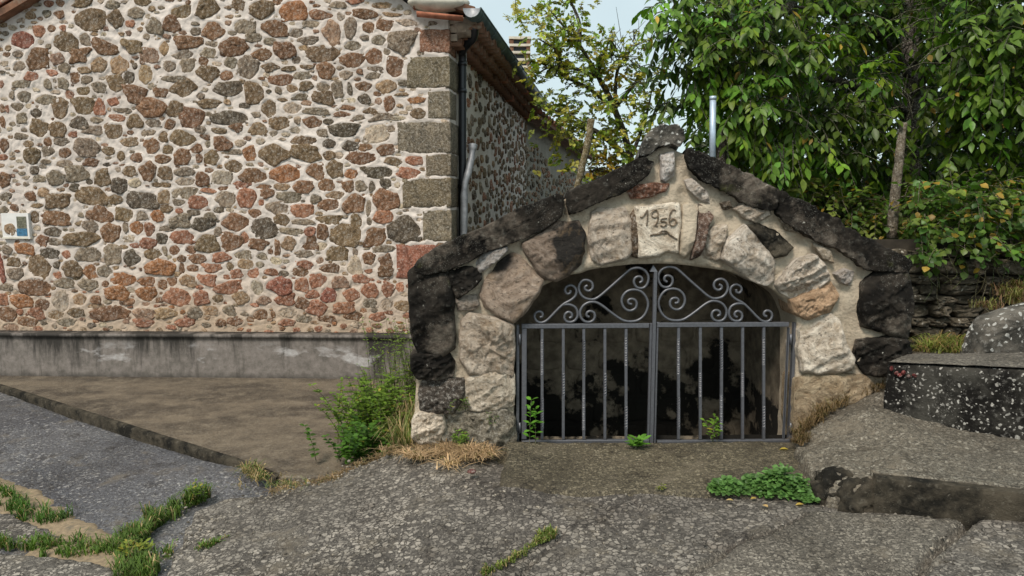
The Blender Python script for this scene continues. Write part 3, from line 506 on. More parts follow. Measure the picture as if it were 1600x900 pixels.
def outline_(w, h, N_, rg, sq=3., amp=.1):
    m = rg.integers(5, 8); a = (np.arange(m) + rg.uniform(-.30, .30, m)) * 2 * math.pi / m + rg.uniform(0, 6.28); c, s = np.cos(a), np.sin(a)
    r = (np.abs(c) ** 3.4 + np.abs(s) ** 3.4) ** (-1 / 3.4) * rg.uniform(.90, 1.16, m); K = np.c_[c * r, s * r]; K = np.r_[K, K[:1]]
    d = np.r_[0, np.cumsum(np.linalg.norm(np.diff(K, axis=0), axis=1))]; t = (np.arange(N_) + rg.uniform(0, 1)) / N_ * d[-1]; O = np.c_[np.interp(t % d[-1], d, K[:, 0]), np.interp(t % d[-1], d, K[:, 1])]
    O = (O + .07 * (np.roll(O, 1, 0) + np.roll(O, -1, 0))) / 1.14; aa = np.arctan2(O[:, 1], O[:, 0]); O *= (1 + rg.uniform(-.06, .06, (N_, 1)) + (.07 * rg.normal() * np.cos(3 * aa + rg.uniform(0, 6)) + .06 * rg.normal() * np.cos(4 * aa + rg.uniform(0, 6)))[:, None]); O -= (O.max(0) + O.min(0)) / 2
    return O / (np.ptp(O, axis=0) / 2 * .5 + .5) * np.array([w, h]) / 2
def stone_geo(w, h, rg, sq=None, amp=.13, N_=18, thick=None):
    sq = rg.uniform(2.1, 3.8) if sq is None else sq
    o = (outline(w, h, N_, rg, sq, amp) if sq > 4 else outline_(w, h, N_, rg, sq, amp)); t = thick if thick else min(.026, .006 + .10 * min(w, h)) * rg.uniform(.5, 1.2); sh = rg.uniform(-.12, .12, 2) * np.array([w, h]); tilt = rg.uniform(-.10, .10, 2)
    V = []
    for s, z in ((1.02, -.03), (1., t * .45), (.92, t * .95), (.66, t), (.34, t * 1.05)):
        q = o * s + sh * (1 - s); zz = z + rg.uniform(-1, 1, N_) * (t * .38 if s < 1 else t * .15) + (q @ tilt if s < 1.01 else 0) * .5
        V.append(np.c_[q, zz])
    V.append([[sh[0], sh[1], t * 1.05]]); V = np.concatenate(V); m = N_
    F = grid_faces(m, 5, True) + [(4 * m + i, 4 * m + (i + 1) % m, 5 * m) for i in range(m)]
    return V, F
PAL = {k: tuple(min(1, x * f) for x, f in zip(v, (1.30, 1.17, 1.03))) for k, v in PAL.items()}
rg = np.random.default_rng(11)
placed = []      # (u, v, w, h)
def free(u, v, w, h, k=.5, pad=0.):
    for a, b, c, d in placed:
        if ((u - a) / ((w + c) * k + pad)) ** 2 + ((v - b) / ((h + d) * k + pad)) ** 2 < 1: return False
    return True
quo = []
for (off, cx, cy, ww, hh, colr) in QU:
    x0, x1 = off[0] + (cx - ww / 2) / SC, off[0] + (cx + ww / 2) / SC; y0, y1 = off[1] + (cy - hh / 2) / SC, off[1] + (cy + hh / 2) / SC
    a = FA.uv(x0, (y0 + y1) / 2); ya = FA.uv((x0 + x1) / 2, y0)[1]; yb = FA.uv((x0 + x1) / 2, y1)[1]
    x1u = .012                                     # every corner stone ends at the arris
    w_, h_ = x1u - a[0], ya - yb; u_, v_ = (a[0] + x1u) / 2, (ya + yb) / 2; placed.append((u_, v_, w_, h_)); quo.append((u_, v_, w_, h_, colr, x1u))
SIDEL = [.34, .5, .3, .55, .36, .52, .33, .5, .4, .5]
for k, (u_, v_, w_, h_, colr, x1u) in enumerate(quo):
    # a dressed block round the corner: front face w_ wide, side face SIDEL deep
    L = SIDEL[k]; A, B, Cc = FA.pt(x1u - w_, 0, .014), None, None
    cpt = cor + FA.n * .014 + FA.e * .012
    nb, V, F = 9, [], []
    path = [cor + FA.e * (x1u - w_) + FA.n * t for t in (-.03, .010)] + [cor + FA.e * (x1u - w_ + w_ * s) + FA.n * .014 for s in (.04, .2, .4, .6, .8, .95)] + [cpt + SW.e * .0 + SW.n * 0]
    path += [cpt + SW.e * L * s for s in (.05, .25, .5, .75, .97)] + [cpt + SW.e * L - SW.n * .04]
    rows = [0, .03, .1, .3, .5, .7, .9, .97, 1]
    for r_ in rows:
        ins = .012 if r_ in (0, 1) else (.003 if r_ in (.03, .97) else 0)
        for i, p in enumerate(path):
            q = np.array(p); q[2] = v_ - h_ / 2 + h_ * r_; inn = -(FA.n + SW.n) / 1.2 * (ins + .0); q = q + inn
            jn = .006 * mn.noise(Vector(q) * 14 + Vector((k, 0, 0))) + .003 * mn.noise(Vector(q) * 40); q = q + (FA.n if i < 9 else SW.n) * jn
            q[2] += .007 * mn.noise(Vector((q[0] * 9, k * 3.3, r_ * 2))); V.append(q)
    F = grid_faces(len(path), len(rows)) + [tuple(range(len(path)))[::-1], tuple(range((len(rows) - 1) * len(path), len(rows) * len(path)))]
    mk('corner_stone', V, F, M['quoin'], (colr[0] * 1.42, colr[1] * 1.34, colr[2] * 1.18), house)
sm_area = []
cand = []
for off, txt in CR.items():
    for tok in txt.split():
        a = tok.split(','); cx, cy, ww, hh = map(float, a[:4]); px, py = off[0] + cx / SC, off[1] + cy / SC
        u, v = FA.uv(px, py); u2 = FA.uv(px + ww / SC, py)[0]; v2 = FA.uv(px, py + hh / SC)[1]; cand.append((u, v, abs(u2 - u), abs(v - v2), a[4]))
plq = FA.uv(0, 0) * 0
PLQ0, PLQ1 = FA.uv(8, 373), FA.uv(48, 333)
placed.append(((PLQ0[0] + PLQ1[0]) / 2, (PLQ0[1] + PLQ1[1]) / 2, .26, .25))
cand.sort(key=lambda c: -c[2] * c[3]); good = []
for c in cand:
    if free(c[0], c[1], c[2], c[3], .40): placed.append(c[:4]); good.append(c)
# procedural rubble outside the transcribed part and small stones in the gaps
def mixcol(c, rg, k=.16):
    c = np.array(c) * rg.uniform(1 - k, 1 + k); return np.clip(c * (1 + rg.uniform(-.025, .025, 3)), 0, 1)
Wl, VB = U0, FA.uv(560, 510)[1]
small = []
for (w0, w1, tries) in ((.16, .26, 500), (.10, .16, 1500), (.055, .10, 9000), (.03, .055, 1400)):
    for _ in range(tries):
        u = rg.uniform(Wl + .05, -.05); 
        if w0 > .09 and u > FA.uv(-4, 200)[0] : u = rg.uniform(Wl + .05, FA.uv(-4, 200)[0])
        v = rg.uniform(VB - .3, rooftop(u) - .08); ww = rg.uniform(w0, w1) * rg.uniform(.8, 1.25); hh = ww * rg.uniform(.35, .8)
        if v + hh / 2 > rooftop(u) - .05: continue
        if free(u, v, ww, hh, .50, .005):
            placed.append((u, v, ww, hh)); low = v < VB + .6
            key = rg.choice(list('ggwbwtwtpw')) if not low else rg.choice(list('rrbOtwpg')); small.append((u, v, ww, hh, key))
allst = sorted(good + small, key=lambda c: -c[2] * c[3] * (1 if c[0] > FA.uv(-2, 200)[0] else .01))
stuff = MB()
for i, (u, v, ww, hh, key) in enumerate(allst):
    colr = mixcol(PAL[key], rg)
    big = i < 285
    V, F = stone_geo(ww * 1.13, hh * 1.14, rg, N_=24 if big else 12, amp=.14 if big else .24)
    ang = rg.uniform(-.12, .12); ca, sa = math.cos(ang), math.sin(ang); V = np.c_[V[:, 0] * ca - V[:, 1] * sa, V[:, 0] * sa + V[:, 1] * ca, V[:, 2]]
    V[:, 2] *= .8 if key != 'w' else .5
    if big: mk('stone', V, F, M['stone'], colr, house, mtx=FA.mat(u, v))
    else: stuff.add(np.array([FA.pt(u + p[0], v + p[1], p[2]) for p in V]), F, colr)
prop(stuff.obj('small_stones', M['stone'], house), kind='stuff')
# mortar sheet: lips up round every stone, sinks behind it
us = np.linspace(U0, 0, 460); ts = np.linspace(0, 1, 250); TP = rooftop(us) + .3; UU = np.repeat(us[None], 250, 0); VV = -.3 + ts[:, None] * TP[None]
HH = np.zeros_like(UU)
for (a, b, ww, hh) in placed:
    i0, i1 = np.searchsorted(us, [a - ww * .85 - .02, a + ww * .85 + .02]); 
    if i1 <= i0: continue
    uu, vv = UU[:, i0:i1], VV[:, i0:i1]; m = np.abs(vv - b) < hh * .9 + .02; q = np.sqrt(((uu - a) / (ww / 2)) ** 2 + ((vv - b) / (hh / 2)) ** 2)
    lip = .011 * np.exp(-((q - 1.16) / .15) ** 2) * min(1, min(ww, hh) / .09); H = HH[:, i0:i1]; H = np.where(m & (lip > H), lip, H); HH[:, i0:i1] = np.where(m & (q < .85), -.012, H)
V = []
for j in range(250):
    for i in range(460):
        u, v = UU[j, i], VV[j, i]; p = Vector((u * 7, v * 7, 0)); d = HH[j, i] + .008 * mn.noise(p) + .007 * mn.noise(p * 3) + .005 * mn.noise(p * 8); V.append(FA.pt(u, v, d if u < -.03 else -.004))
mk('front_wall', V, grid_faces(460, 250), M['fmortar'], parent=house)
# side wall rubble, joined (foreshortened to a few pixels each)
def rubble(plane, L, z0, z1, seed, n, smin=.08, smax=.26, sk=None):
    rg = np.random.default_rng(seed); mb = MB(); pl = []
    for it, (a, b) in enumerate(((.7, 1.), (.45, .7), (.25, .45))):
        for _ in range(n):
            ww = smax * rg.uniform(a, b); hh = ww * rg.uniform(.45, .8); u = rg.uniform(.0, L); v = rg.uniform(z0, z1)
            if sk and not sk(u, v): continue
            if all(((u - p[0]) / ((ww + p[2]) * .56)) ** 2 + ((v - p[1]) / ((hh + p[3]) * .55)) ** 2 > 1 for p in pl):
                pl.append((u, v, ww, hh)); V, F = stone_geo(ww, hh, rg, N_=10, thick=.03)
                mb.add(np.array([plane.pt(u + p[0], v + p[1], p[2] * .6) for p in V]), F, mixcol(PAL[rg.choice(list('ggGboobtr'))], rg))
    return mb
prop(rubble(SW, SLEN, -.2, 3.15, 3, 900, sk=lambda u, v: u > .62).obj('side_stones', M['stone'], house), kind='stuff')
# plaque ---------------------------------------------------------------
pq = MB(); a, b = PLQ0, PLQ1; uc, vc, wd, hg = (a[0] + b[0]) / 2, (a[1] + b[1]) / 2, b[0] - a[0], b[1] - a[1]
plaque = thing('wall_plaque', 'small white framed wall plaque with one blue and one olive tile', 'plaque', tuple(FA.pt(uc, vc, 0)))
def fabox(u, v, wu, hv, d0, d1, name, mat, par, col=(1, 1, 1)):
    V = [FA.pt(u + s * wu / 2, v + t * hv / 2, d) for d in (d0, d1) for t in (-1, 1) for s in (-1, 1)]
    return mk(name, V, [(0, 2, 3, 1), (4, 5, 7, 6), (0, 1, 5, 4), (2, 6, 7, 3), (0, 4, 6, 2), (1, 3, 7, 5)], mat, col, par, smooth=False)
fabox(uc, vc, wd, hg, 0, .030, 'backing', M['white'], plaque)
fabox(uc, a[1] + .01, wd * 1.02, .016, .0, .038, 'frame', M['verge'], plaque); fabox(b[0] - .01, vc, .016, hg, 0, .040, 'frame', M['white'], plaque)
fabox(a[0] + wd * .72, a[1] + hg * .64, wd * .34, hg * .46, .02, .034, 'olive_tile', M['olive'], plaque); fabox(a[0] + wd * .71, a[1] + hg * .26, wd * .37, hg * .28, .02, .035, 'blue_tile', M['blue'], plaque)
V, F = stone_geo(wd * .50, hg * .52, np.random.default_rng(3)); mk('stone', V, F, M['stone'], PAL['t'], plaque, mtx=FA.mat(a[0] + wd * .30, a[1] + hg * .36, .02))

# roof -----------------------------------------------------------------
def halfpipe(A, B, up, r, n=8, thick=.014, arc=math.pi, down=False):
    A, B, up = np.array(A, float), np.array(B, float), np.array(up, float); t = (B - A) / np.linalg.norm(B - A); s = np.cross(t, up); s /= np.linalg.norm(s); u = np.cross(s, t)
    V = []; 
    for P in (A, B):
        for rr in (r, r - thick):
            for k in range(n + 1):
                a = (math.pi - arc) / 2 + arc * k / n; V.append(P + s * math.cos(a) * rr + (u if not down else -u) * math.sin(a) * rr)
    m = n + 1; F = []
    for k in range(n): F += [(k, k + 1, 2 * m + k + 1, 2 * m + k), (m + k, 3 * m + k, 3 * m + k + 1, m + k + 1), (k, m + k, m + k + 1, k + 1), (2 * m + k, 2 * m + k + 1, 3 * m + k + 1, 3 * m + k)]
    F += [(0, 2 * m, 3 * m, m), (n, m + n, 3 * m + n, 2 * m + n)]
    return np.array(V), F
OH = .42                                            # eave overhang beyond the side wall
GZ = 3.40
roof = None
for nm, ia, ib in (('roof', 4, 7), ('roof', 0, 4)):
    a = FA.pt(RU[ia][0], RU[ia][1] + .05, .12); b = FA.pt(*(RU[ib] if ib == 4 else (RU[7][0] , RU[7][1])), .12); b[2] += .05
    if ib == 7: b = a + (b - a) * ((np.dot(b - a, FA.e) + OH * .02) / np.dot(b - a, FA.e)); b[2] = GZ + .03
    V = [a, b, b + back * 1.06, a + back * 1.06]; V += [p - np.array([0, 0, .07]) for p in V]
    rf = mk('roof', V, [(0, 1, 2, 3), (4, 7, 6, 5), (0, 4, 5, 1), (1, 5, 6, 2), (2, 6, 7, 3), (3, 7, 4, 0)], M['tile_d'], parent=house, smooth=False); roof = roof or rf
# verge tiles on the gable edges
def verge(i0, i1, n, ext=0.):
    A, B = FA.pt(*RU[i0], .02), FA.pt(*RU[i1], .02); B = B + (B - A) / np.linalg.norm(B - A) * ext
    for k in range(n):
        a = A + (B - A) * (k / n - .01); b = A + (B - A) * ((k + 1) / n + .01); o = np.array([0, 0, .02 + .012 * (k % 2)])
        V, F = halfpipe(a + o, b + o, (0, 0, 1), .10); mk('roof_tile', V, F, M['tile'], parent=roof)
verge(4, 5, 7); verge(0, 3, 8); verge(3, 4, 6)
# tiles showing their ends at the gable foot, with mortar wedges
for k, (px, py, r_) in enumerate(((615, -14, .05), (655, 12, .065))):
    p = FA.hit(px, py, .10); V, F = halfpipe(p - FA.n * .35 + FA.e * .02, p + FA.n * .0 + FA.e * .02, (0, 0, 1), r_ + .02); mk('roof_tile', V, F, M['tile'], parent=roof)
a = FA.hit(652, 19, .13); b = FA.hit(724, 26, .13); V, F = halfpipe(a, b, (0, 0, -1), .045, thick=.02); mk('roof_tile', V, F, M['tile'], parent=roof)
V, F = rockmesh((.30, .13, .085), 7, 3, .16); c = FA.hit(686, 4, .07); ang = -.04
mk('verge_mortar', V + c, F, M['verge'], parent=roof)
V, F = rockmesh((.12, .07, .10), 17, 3, .45); mk('verge_mortar', V + FA.hit(722, 44, -.08) + SW.n * .0, F, M['soffit'], parent=roof)
# corbelled eave tiles under the gutter: three courses of tile ends in mortar
ev = MB(); 
for c_, (out, z) in enumerate(((.10, 3.12), (.19, 3.20), (.29, 3.28))):
    ev.add(*[np.array([SW.pt(u, zz, d) for u in (.03, SLEN + .2) for zz in (z + .02, z + .085) for d in (-.05, out - .02)]), [(0, 1, 3, 2), (4, 6, 7, 5), (0, 4, 5, 1), (2, 3, 7, 6), (1, 5, 7, 3), (0, 2, 6, 4)]])
ev.obj('eave_mortar', M['soffit'], house, smooth=False)
proto = []
for c_, (out, z) in enumerate(((.12, 3.12), (.21, 3.20), (.31, 3.28))):
    for k in range(36):
        u = .14 + k * .204 + .1 * (c_ % 2); j = rg.uniform(-.015, .02)
        V, F = halfpipe((0, 0, -.12), (0, 0, out + j), (0, 1, 0), .092, 6, .016)
        if not proto: pass
        o = mk('eave_tile', V, F, M['tile_d'] if rg.random() < .93 else M['tile'], parent=house, mtx=SW.mat(u, z - .03, .0))
# gutter
ga = np.array([-.385, 7.32, GZ]); gb = np.array([.675, 14.95, GZ - .02]); gt = (gb - ga) / np.linalg.norm(gb - ga)
V, F = halfpipe(ga, gb, (0, 0, 1), .085, 12, .006, math.pi * 1.05, down=True); gut = mk('gutter', V, F, M['gutter'], parent=house)
rim = tube([ga + np.array([.085, 0, 0]), gb + np.array([.085, 0, 0])], .011, 8); mk('gutter_rim', *rim, M['gutter'], parent=gut)
endc = [ga + np.array([math.cos(a) * .085, 0, -math.sin(a) * .085]) for a in np.linspace(0, math.pi, 13)]
mk('gutter_end', endc + [p + gt * .006 for p in endc], [tuple(range(13)), tuple(range(13, 26))[::-1]] + [(i, i + 1, 14 + i, 13 + i) for i in range(12)], M['lead'], parent=gut)
for k in range(10):
    p = ga + (gb - ga) * (k + .18) / 10; ring = [p + np.array([math.cos(a) * .091, 0, -math.sin(a) * .091]) for a in np.linspace(-.1, math.pi + .1, 11)]
    V, F = tube(ring, .007, 6); mk('gutter_bracket', V, F, M['gutter'], parent=gut)
# downpipe
dY = 7.86
def pxy(px, py, Y): return at_y(px, py, Y)
dp = catmull([pxy(742, 42, 7.55), pxy(740, 58, 7.62), pxy(731, 68, 7.7), pxy(724, 78, 7.78), pxy(722.5, 98, dY), pxy(722.5, 200, dY), pxy(722.5, 300, dY), pxy(722, 420, dY), pxy(722, 520, dY)], 8)
V, F = tube(dp, .042, 12); dpo = mk('downpipe', V, F, M['pvc'], parent=house)
for py in (100, 142, 290):
    p = pxy(722.5, py, dY); V, F = tube([p - [0, 0, .02], p + [0, 0, .02]], .048, 12); mk('pipe_collar', V, F, M['pvc'], parent=dpo)
lp = catmull([pxy(739, 226, 7.9), pxy(737, 245, 7.86), pxy(732, 268, 7.8), pxy(726, 292, 7.76), pxy(725, 330, 7.75), pxy(724, 400, 7.75), pxy(724, 480, 7.75)], 8)
rr = np.array([.036 + .007 * mn.noise(Vector(p) * 9) for p in lp]); rr[:4] *= 1.25
V, F = tube(lp, rr, 12); mk('lead_pipe', V, F, M['lead'], parent=house)
# chimney
chY = 13.0; ca_, cb_ = pxy(796, 57, chY), pxy(829, 57, chY); ccx = (ca_[0] + cb_[0]) / 2; cw = (cb_[0] - ca_[0]); ct = ca_[2]; cbz = pxy(812, 112, chY)[2]
chim = mk('chimney', *(lambda m: (np.concatenate(m.V), m.F))(MB().box((ccx, chY + cw / 2, 3.5), (cw * .46, cw * .46, .30))), M['verge'], parent=house, smooth=False)
chim['label'] = 'slatted chimney head of stacked thin slabs'
for k in range(5):
    z = ct - .02 - (ct - 3.80) * k / 4.4; m = MB().box((ccx, chY + cw / 2, z), (cw * .53 if k == 0 else cw * .50, cw * .53, .020)); m.obj('chimney_slab', M['verge'], chim, False)
    for sx in (-1, 1):
        for sy in (-1, 1):
            if k: MB().box((ccx + sx * cw * .40, chY + cw / 2 + sy * cw * .40, z + .065), (cw * .09, cw * .09, .044)).obj('chimney_brick', M['tile_d'], chim, False)
MB().box((ccx, chY + cw / 2, (ct + 3.6) / 2), (cw * .30, cw * .30, (ct - 3.6) / 2 - .03)).obj('chimney_flue', M['pvc'], chim, False)

# plinth ---------------------------------------------------------------
pv = PT; stp = []
ul, ur = FA.uv(-220, 560)[0], .25
nu_, rows = 200, [(.14, ZS - .1), (.138, -.15), (.136, 0), (.134, .12), (.134, pv - .035), (.155, pv - .033), (.157, pv - .003), (.15, pv), (.0, pv + .004), (-.02, pv - .3)]
V = []
for d, z in rows:
    for i in range(nu_):
        u = ul + (ur - ul) * i / (nu_ - 1); V.append(FA.pt(u, z + .002 * mn.noise(Vector((u * 5, z * 9, 1))), d + .004 * mn.noise(Vector((u * 3, z * 5, 7)))))
F = grid_faces(nu_, len(rows)); e = len(rows)
F += [tuple(j * nu_ for j in range(e))[::-1], tuple(j * nu_ + nu_ - 1 for j in range(e))]
prop(mk('concrete_plinth', V, F, M['plinth']), 'long low concrete plinth with black streaks and white patches along the house foot', 'plinth')

# rear extension -------------------------------------------------------
EX = Plane((.27, 14.7, 0), math.atan2(5.0, 1.55)); EL = 5.3
extn = thing('rear_outbuilding', 'lower rubble outbuilding behind the house with a stained plaster top and tiled eave', 'outbuilding', (.27, 14.7, ZS))
ns, nvs = 90, 50; V = []
def etop(u): return 3.12 - .50 * u / EL
for j in range(nvs):
    for i in range(ns):
        u = EL * i / (ns - 1); v = -.4 + (etop(u) + .4) * j / (nvs - 1); V.append(EX.pt(u, v, .02 * mn.noise(Vector((u * 5, v * 5, 2)))))
mk('wall', V, grid_faces(ns, nvs), m_mortar("outbuilding_plaster", (.36, .33, .28), (.27, .245, .2), (.12, .105, .085)), parent=extn)
prop(rubble(EX, EL, -.2, 3.0, 9, 1300, smax=.24, sk=lambda u, v: v < etop(u) - .62 + .2 * math.sin(u * 2)).obj('rubble', M['stone'], extn), kind='stuff')
bx = [EX.pt(0, z, 0) for z in (-.4, etop(0))] + [EX.pt(EL, z, 0) for z in (-.4, etop(EL))] + [EX.pt(EL, z, -3) for z in (-.4, etop(EL))] + [EX.pt(0, z, -3) for z in (-.4, etop(0))]
mk('rear_wall', bx, [(2, 3, 5, 4), (4, 5, 7, 6), (6, 7, 1, 0)], M['fmortar'], parent=extn, smooth=False)
a, b = EX.pt(-.3, etop(-.3) + .04, .32), EX.pt(EL + .3, etop(EL + .3) + .04, .32); c, d = EX.pt(EL + .3, etop(EL) + .7, -2), EX.pt(-.3, etop(0) + .7, -2)
V = [a, b, c, d]; V += [p - np.array([0, 0, .06]) for p in V]; er = mk('roof', V, [(0, 1, 2, 3), (4, 7, 6, 5), (0, 4, 5, 1), (1, 5, 6, 2), (2, 6, 7, 3), (3, 7, 4, 0)], M['tile_d'], parent=extn, smooth=False)
for k in range(26):
    t = (k + .3) / 26; p = a + (b - a) * t; q = d + (c - d) * t; V, F = halfpipe(p + (p - q) * .02 + np.array([0, 0, .02]), p + (q - p) * .6 + np.array([0, 0, .03]), (0, 0, 1), .085, 6); mk('roof_tile', V, F, M['tile'] if k % 3 == 0 else M['tile_d'], parent=er)
# ================================================================ ARCHED WELL HOUSE
AP = Plane((.9, 4.72, 0), R(1.6))
def poly(L): return np.array([AP.uv(*p) for p in L])
arch = thing('arched_well_house', 'small arched stone well house with black mossy gable coping dated 19.56', 'well house', tuple(AP.pt(0, 0, 0)))
xc, xa, ys, ah = 1025, 222, 508, 96
inner = [(803, 712), (803, 640), (803, 570)] + [(xc - xa * math.cos(t), ys - ah * math.sin(t) ** .92) for t in np.linspace(0, math.pi, 25)] + [(1246, 570), (1244, 640), (1240, 712)]
outer = [(655, 712), (648, 640), (652, 560), (655, 470), (660, 425), (700, 400), (790, 352), (881, 312), (960, 272), (1010, 245), (1022, 236), (1040, 226), (1058, 236), (1075, 245), (1140, 285), (1212, 318), (1290, 362), (1350, 396), (1408, 420), (1412, 470), (1408, 540), (1400, 590), (1385, 660), (1370, 712)]
def resamp(P, n, w=None):
    P = np.asarray(P, float); s = np.r_[0, np.cumsum(np.linalg.norm(np.diff(P, axis=0), axis=1))]; s /= s[-1]; t = np.linspace(0, 1, n); return np.c_[np.interp(t, s, P[:, 0]), np.interp(t, s, P[:, 1])]
def pair(keys_i, keys_o, n):        # piecewise matched resampling of the two outlines
    I = []; O = []
    for (a, b), (c, d), m in zip(zip(keys_i, keys_i[1:]), zip(keys_o, keys_o[1:]), n):
        I.append(resamp(inner_uv[a:b + 1], m)[:-1]); O.append(resamp(outer_uv[c:d + 1], m)[:-1])
    I.append(inner_uv[-1:]); O.append(outer_uv[-1:]); return np.concatenate(I), np.concatenate(O)
inner_uv, outer_uv = poly(inner), poly(outer)
inner_uv[0, 1] = inner_uv[-1, 1] = outer_uv[0, 1] = outer_uv[-1, 1] = -.12
I_, O_ = pair([0, 3, 10, 15, 20, 27, 30], [0, 4, 7, 11, 15, 18, 23], [34, 50, 40, 40, 50, 34])
n = len(I_); nr = 34; V = []; TH = .30
for p in I_: V.append(AP.pt(p[0], p[1], -TH))
for p in I_: V.append(AP.pt(p[0], p[1], -TH * .5))
for p in I_: V.append(AP.pt(p[0], p[1], -.04))
for j in range(nr):
    s = j / (nr - 1)
    for i in range(n):
        q = I_[i] * (1 - s) + O_[i] * s
        if j == 0: q = q * 1.
        p = Vector((q[0] * 5, q[1] * 5, 3)); d = .024 * mn.noise(p) + .022 * mn.noise(p * 2.7) + .010 * mn.noise(p * 8) - .006 - (.012 if j == 0 else 0)
        V.append(AP.pt(q[0], q[1], d))
BD = 1.75
for dd in (-.1, -.6, -BD):
    for p in O_: V.append(AP.pt(p[0], p[1] - (.42 * -dd * min(1, max(0, p[1] - .8) / .4)) - .05, dd))
V = np.array(V); 
for i in range(len(V)):
    if i < 3 * n: k = Vector(V[i]) * 8; V[i] += .014 * np.array([mn.noise(k), 0, mn.noise(k + Vector((5, 5, 5)))])
mk('mortar', V, grid_faces(n, 3 + nr + 3), M['amortar'], parent=arch)
# back of the masonry body
mk('rear_face', [AP.pt(p[0], p[1] - (.42 * BD * min(1, max(0, p[1] - .8) / .4)) - .05, -BD) for p in O_], [tuple(range(n))], M['amortar'], parent=arch, smooth=False)
# chamber behind the gate
ch = [np.array([p[0], p[1]]) for p in I_]; cc = np.mean(ch, axis=0); V = []; CD = 1.15
for dd in (-TH + .01, -.6, -.85, -CD):
    for p in I_:
        q = np.array([p[0] + (.03 if p[0] > cc[0] else -.06), p[1] + .03 if p[1] > .4 else p[1]]); k = Vector((q[0] * 4, q[1] * 4, dd * 4)); V.append(AP.pt(q[0] + .02 * mn.noise(k), q[1] + .02 * mn.noise(k * 2), dd))
for j in range(4):
    V[j * n][2] = V[j * n + n - 1][2] = -.6
F = grid_faces(n, 4)
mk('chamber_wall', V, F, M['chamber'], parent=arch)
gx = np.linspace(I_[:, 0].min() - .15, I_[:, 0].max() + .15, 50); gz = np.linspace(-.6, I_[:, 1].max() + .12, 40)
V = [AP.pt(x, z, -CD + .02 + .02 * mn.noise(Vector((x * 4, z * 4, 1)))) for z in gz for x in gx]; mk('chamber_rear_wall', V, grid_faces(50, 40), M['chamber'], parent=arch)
V = [AP.pt(x, -.55 + .01 * mn.noise(Vector((x * 6, y * 6, 1))), -y) for y in np.linspace(.02, CD, 12) for x in np.linspace(I_[:, 0].min() - .08, I_[:, 0].max() + .08, 40)]
mk('chamber_floor', V, grid_faces(40, 12), M['earth'], parent=arch)
mk('sill_wall', [AP.pt(x, z, -.12 - .02 * mn.noise(Vector((x * 5, z * 5, 0)))) for z in np.linspace(-.6, -.005, 8) for x in np.linspace(I_[:, 0].min() - .05, I_[:, 0].max() + .05, 40)], grid_faces(40, 8), M['chamber'], parent=arch)
# coursed stones of the chamber's rear wall, faintly seen between the bars
rg = np.random.default_rng(31)
for r_, z in enumerate((-.34, -.12, .10, .31, .53)):
    x = gx[0] + .15 + .12 * (r_ % 2)
    while x < gx[-1] - .2:
        ww = rg.uniform(.2, .34); V, F = stone_geo(ww - .03, .18, rg, sq=5, amp=.05, N_=16, thick=.014); mk('chamber_stone', [AP.pt(x + ww / 2 + p[0], z + p[1], p[2] - CD + .022) for p in V], F, M['chamber'], (1, 1, 1), arch); x += ww

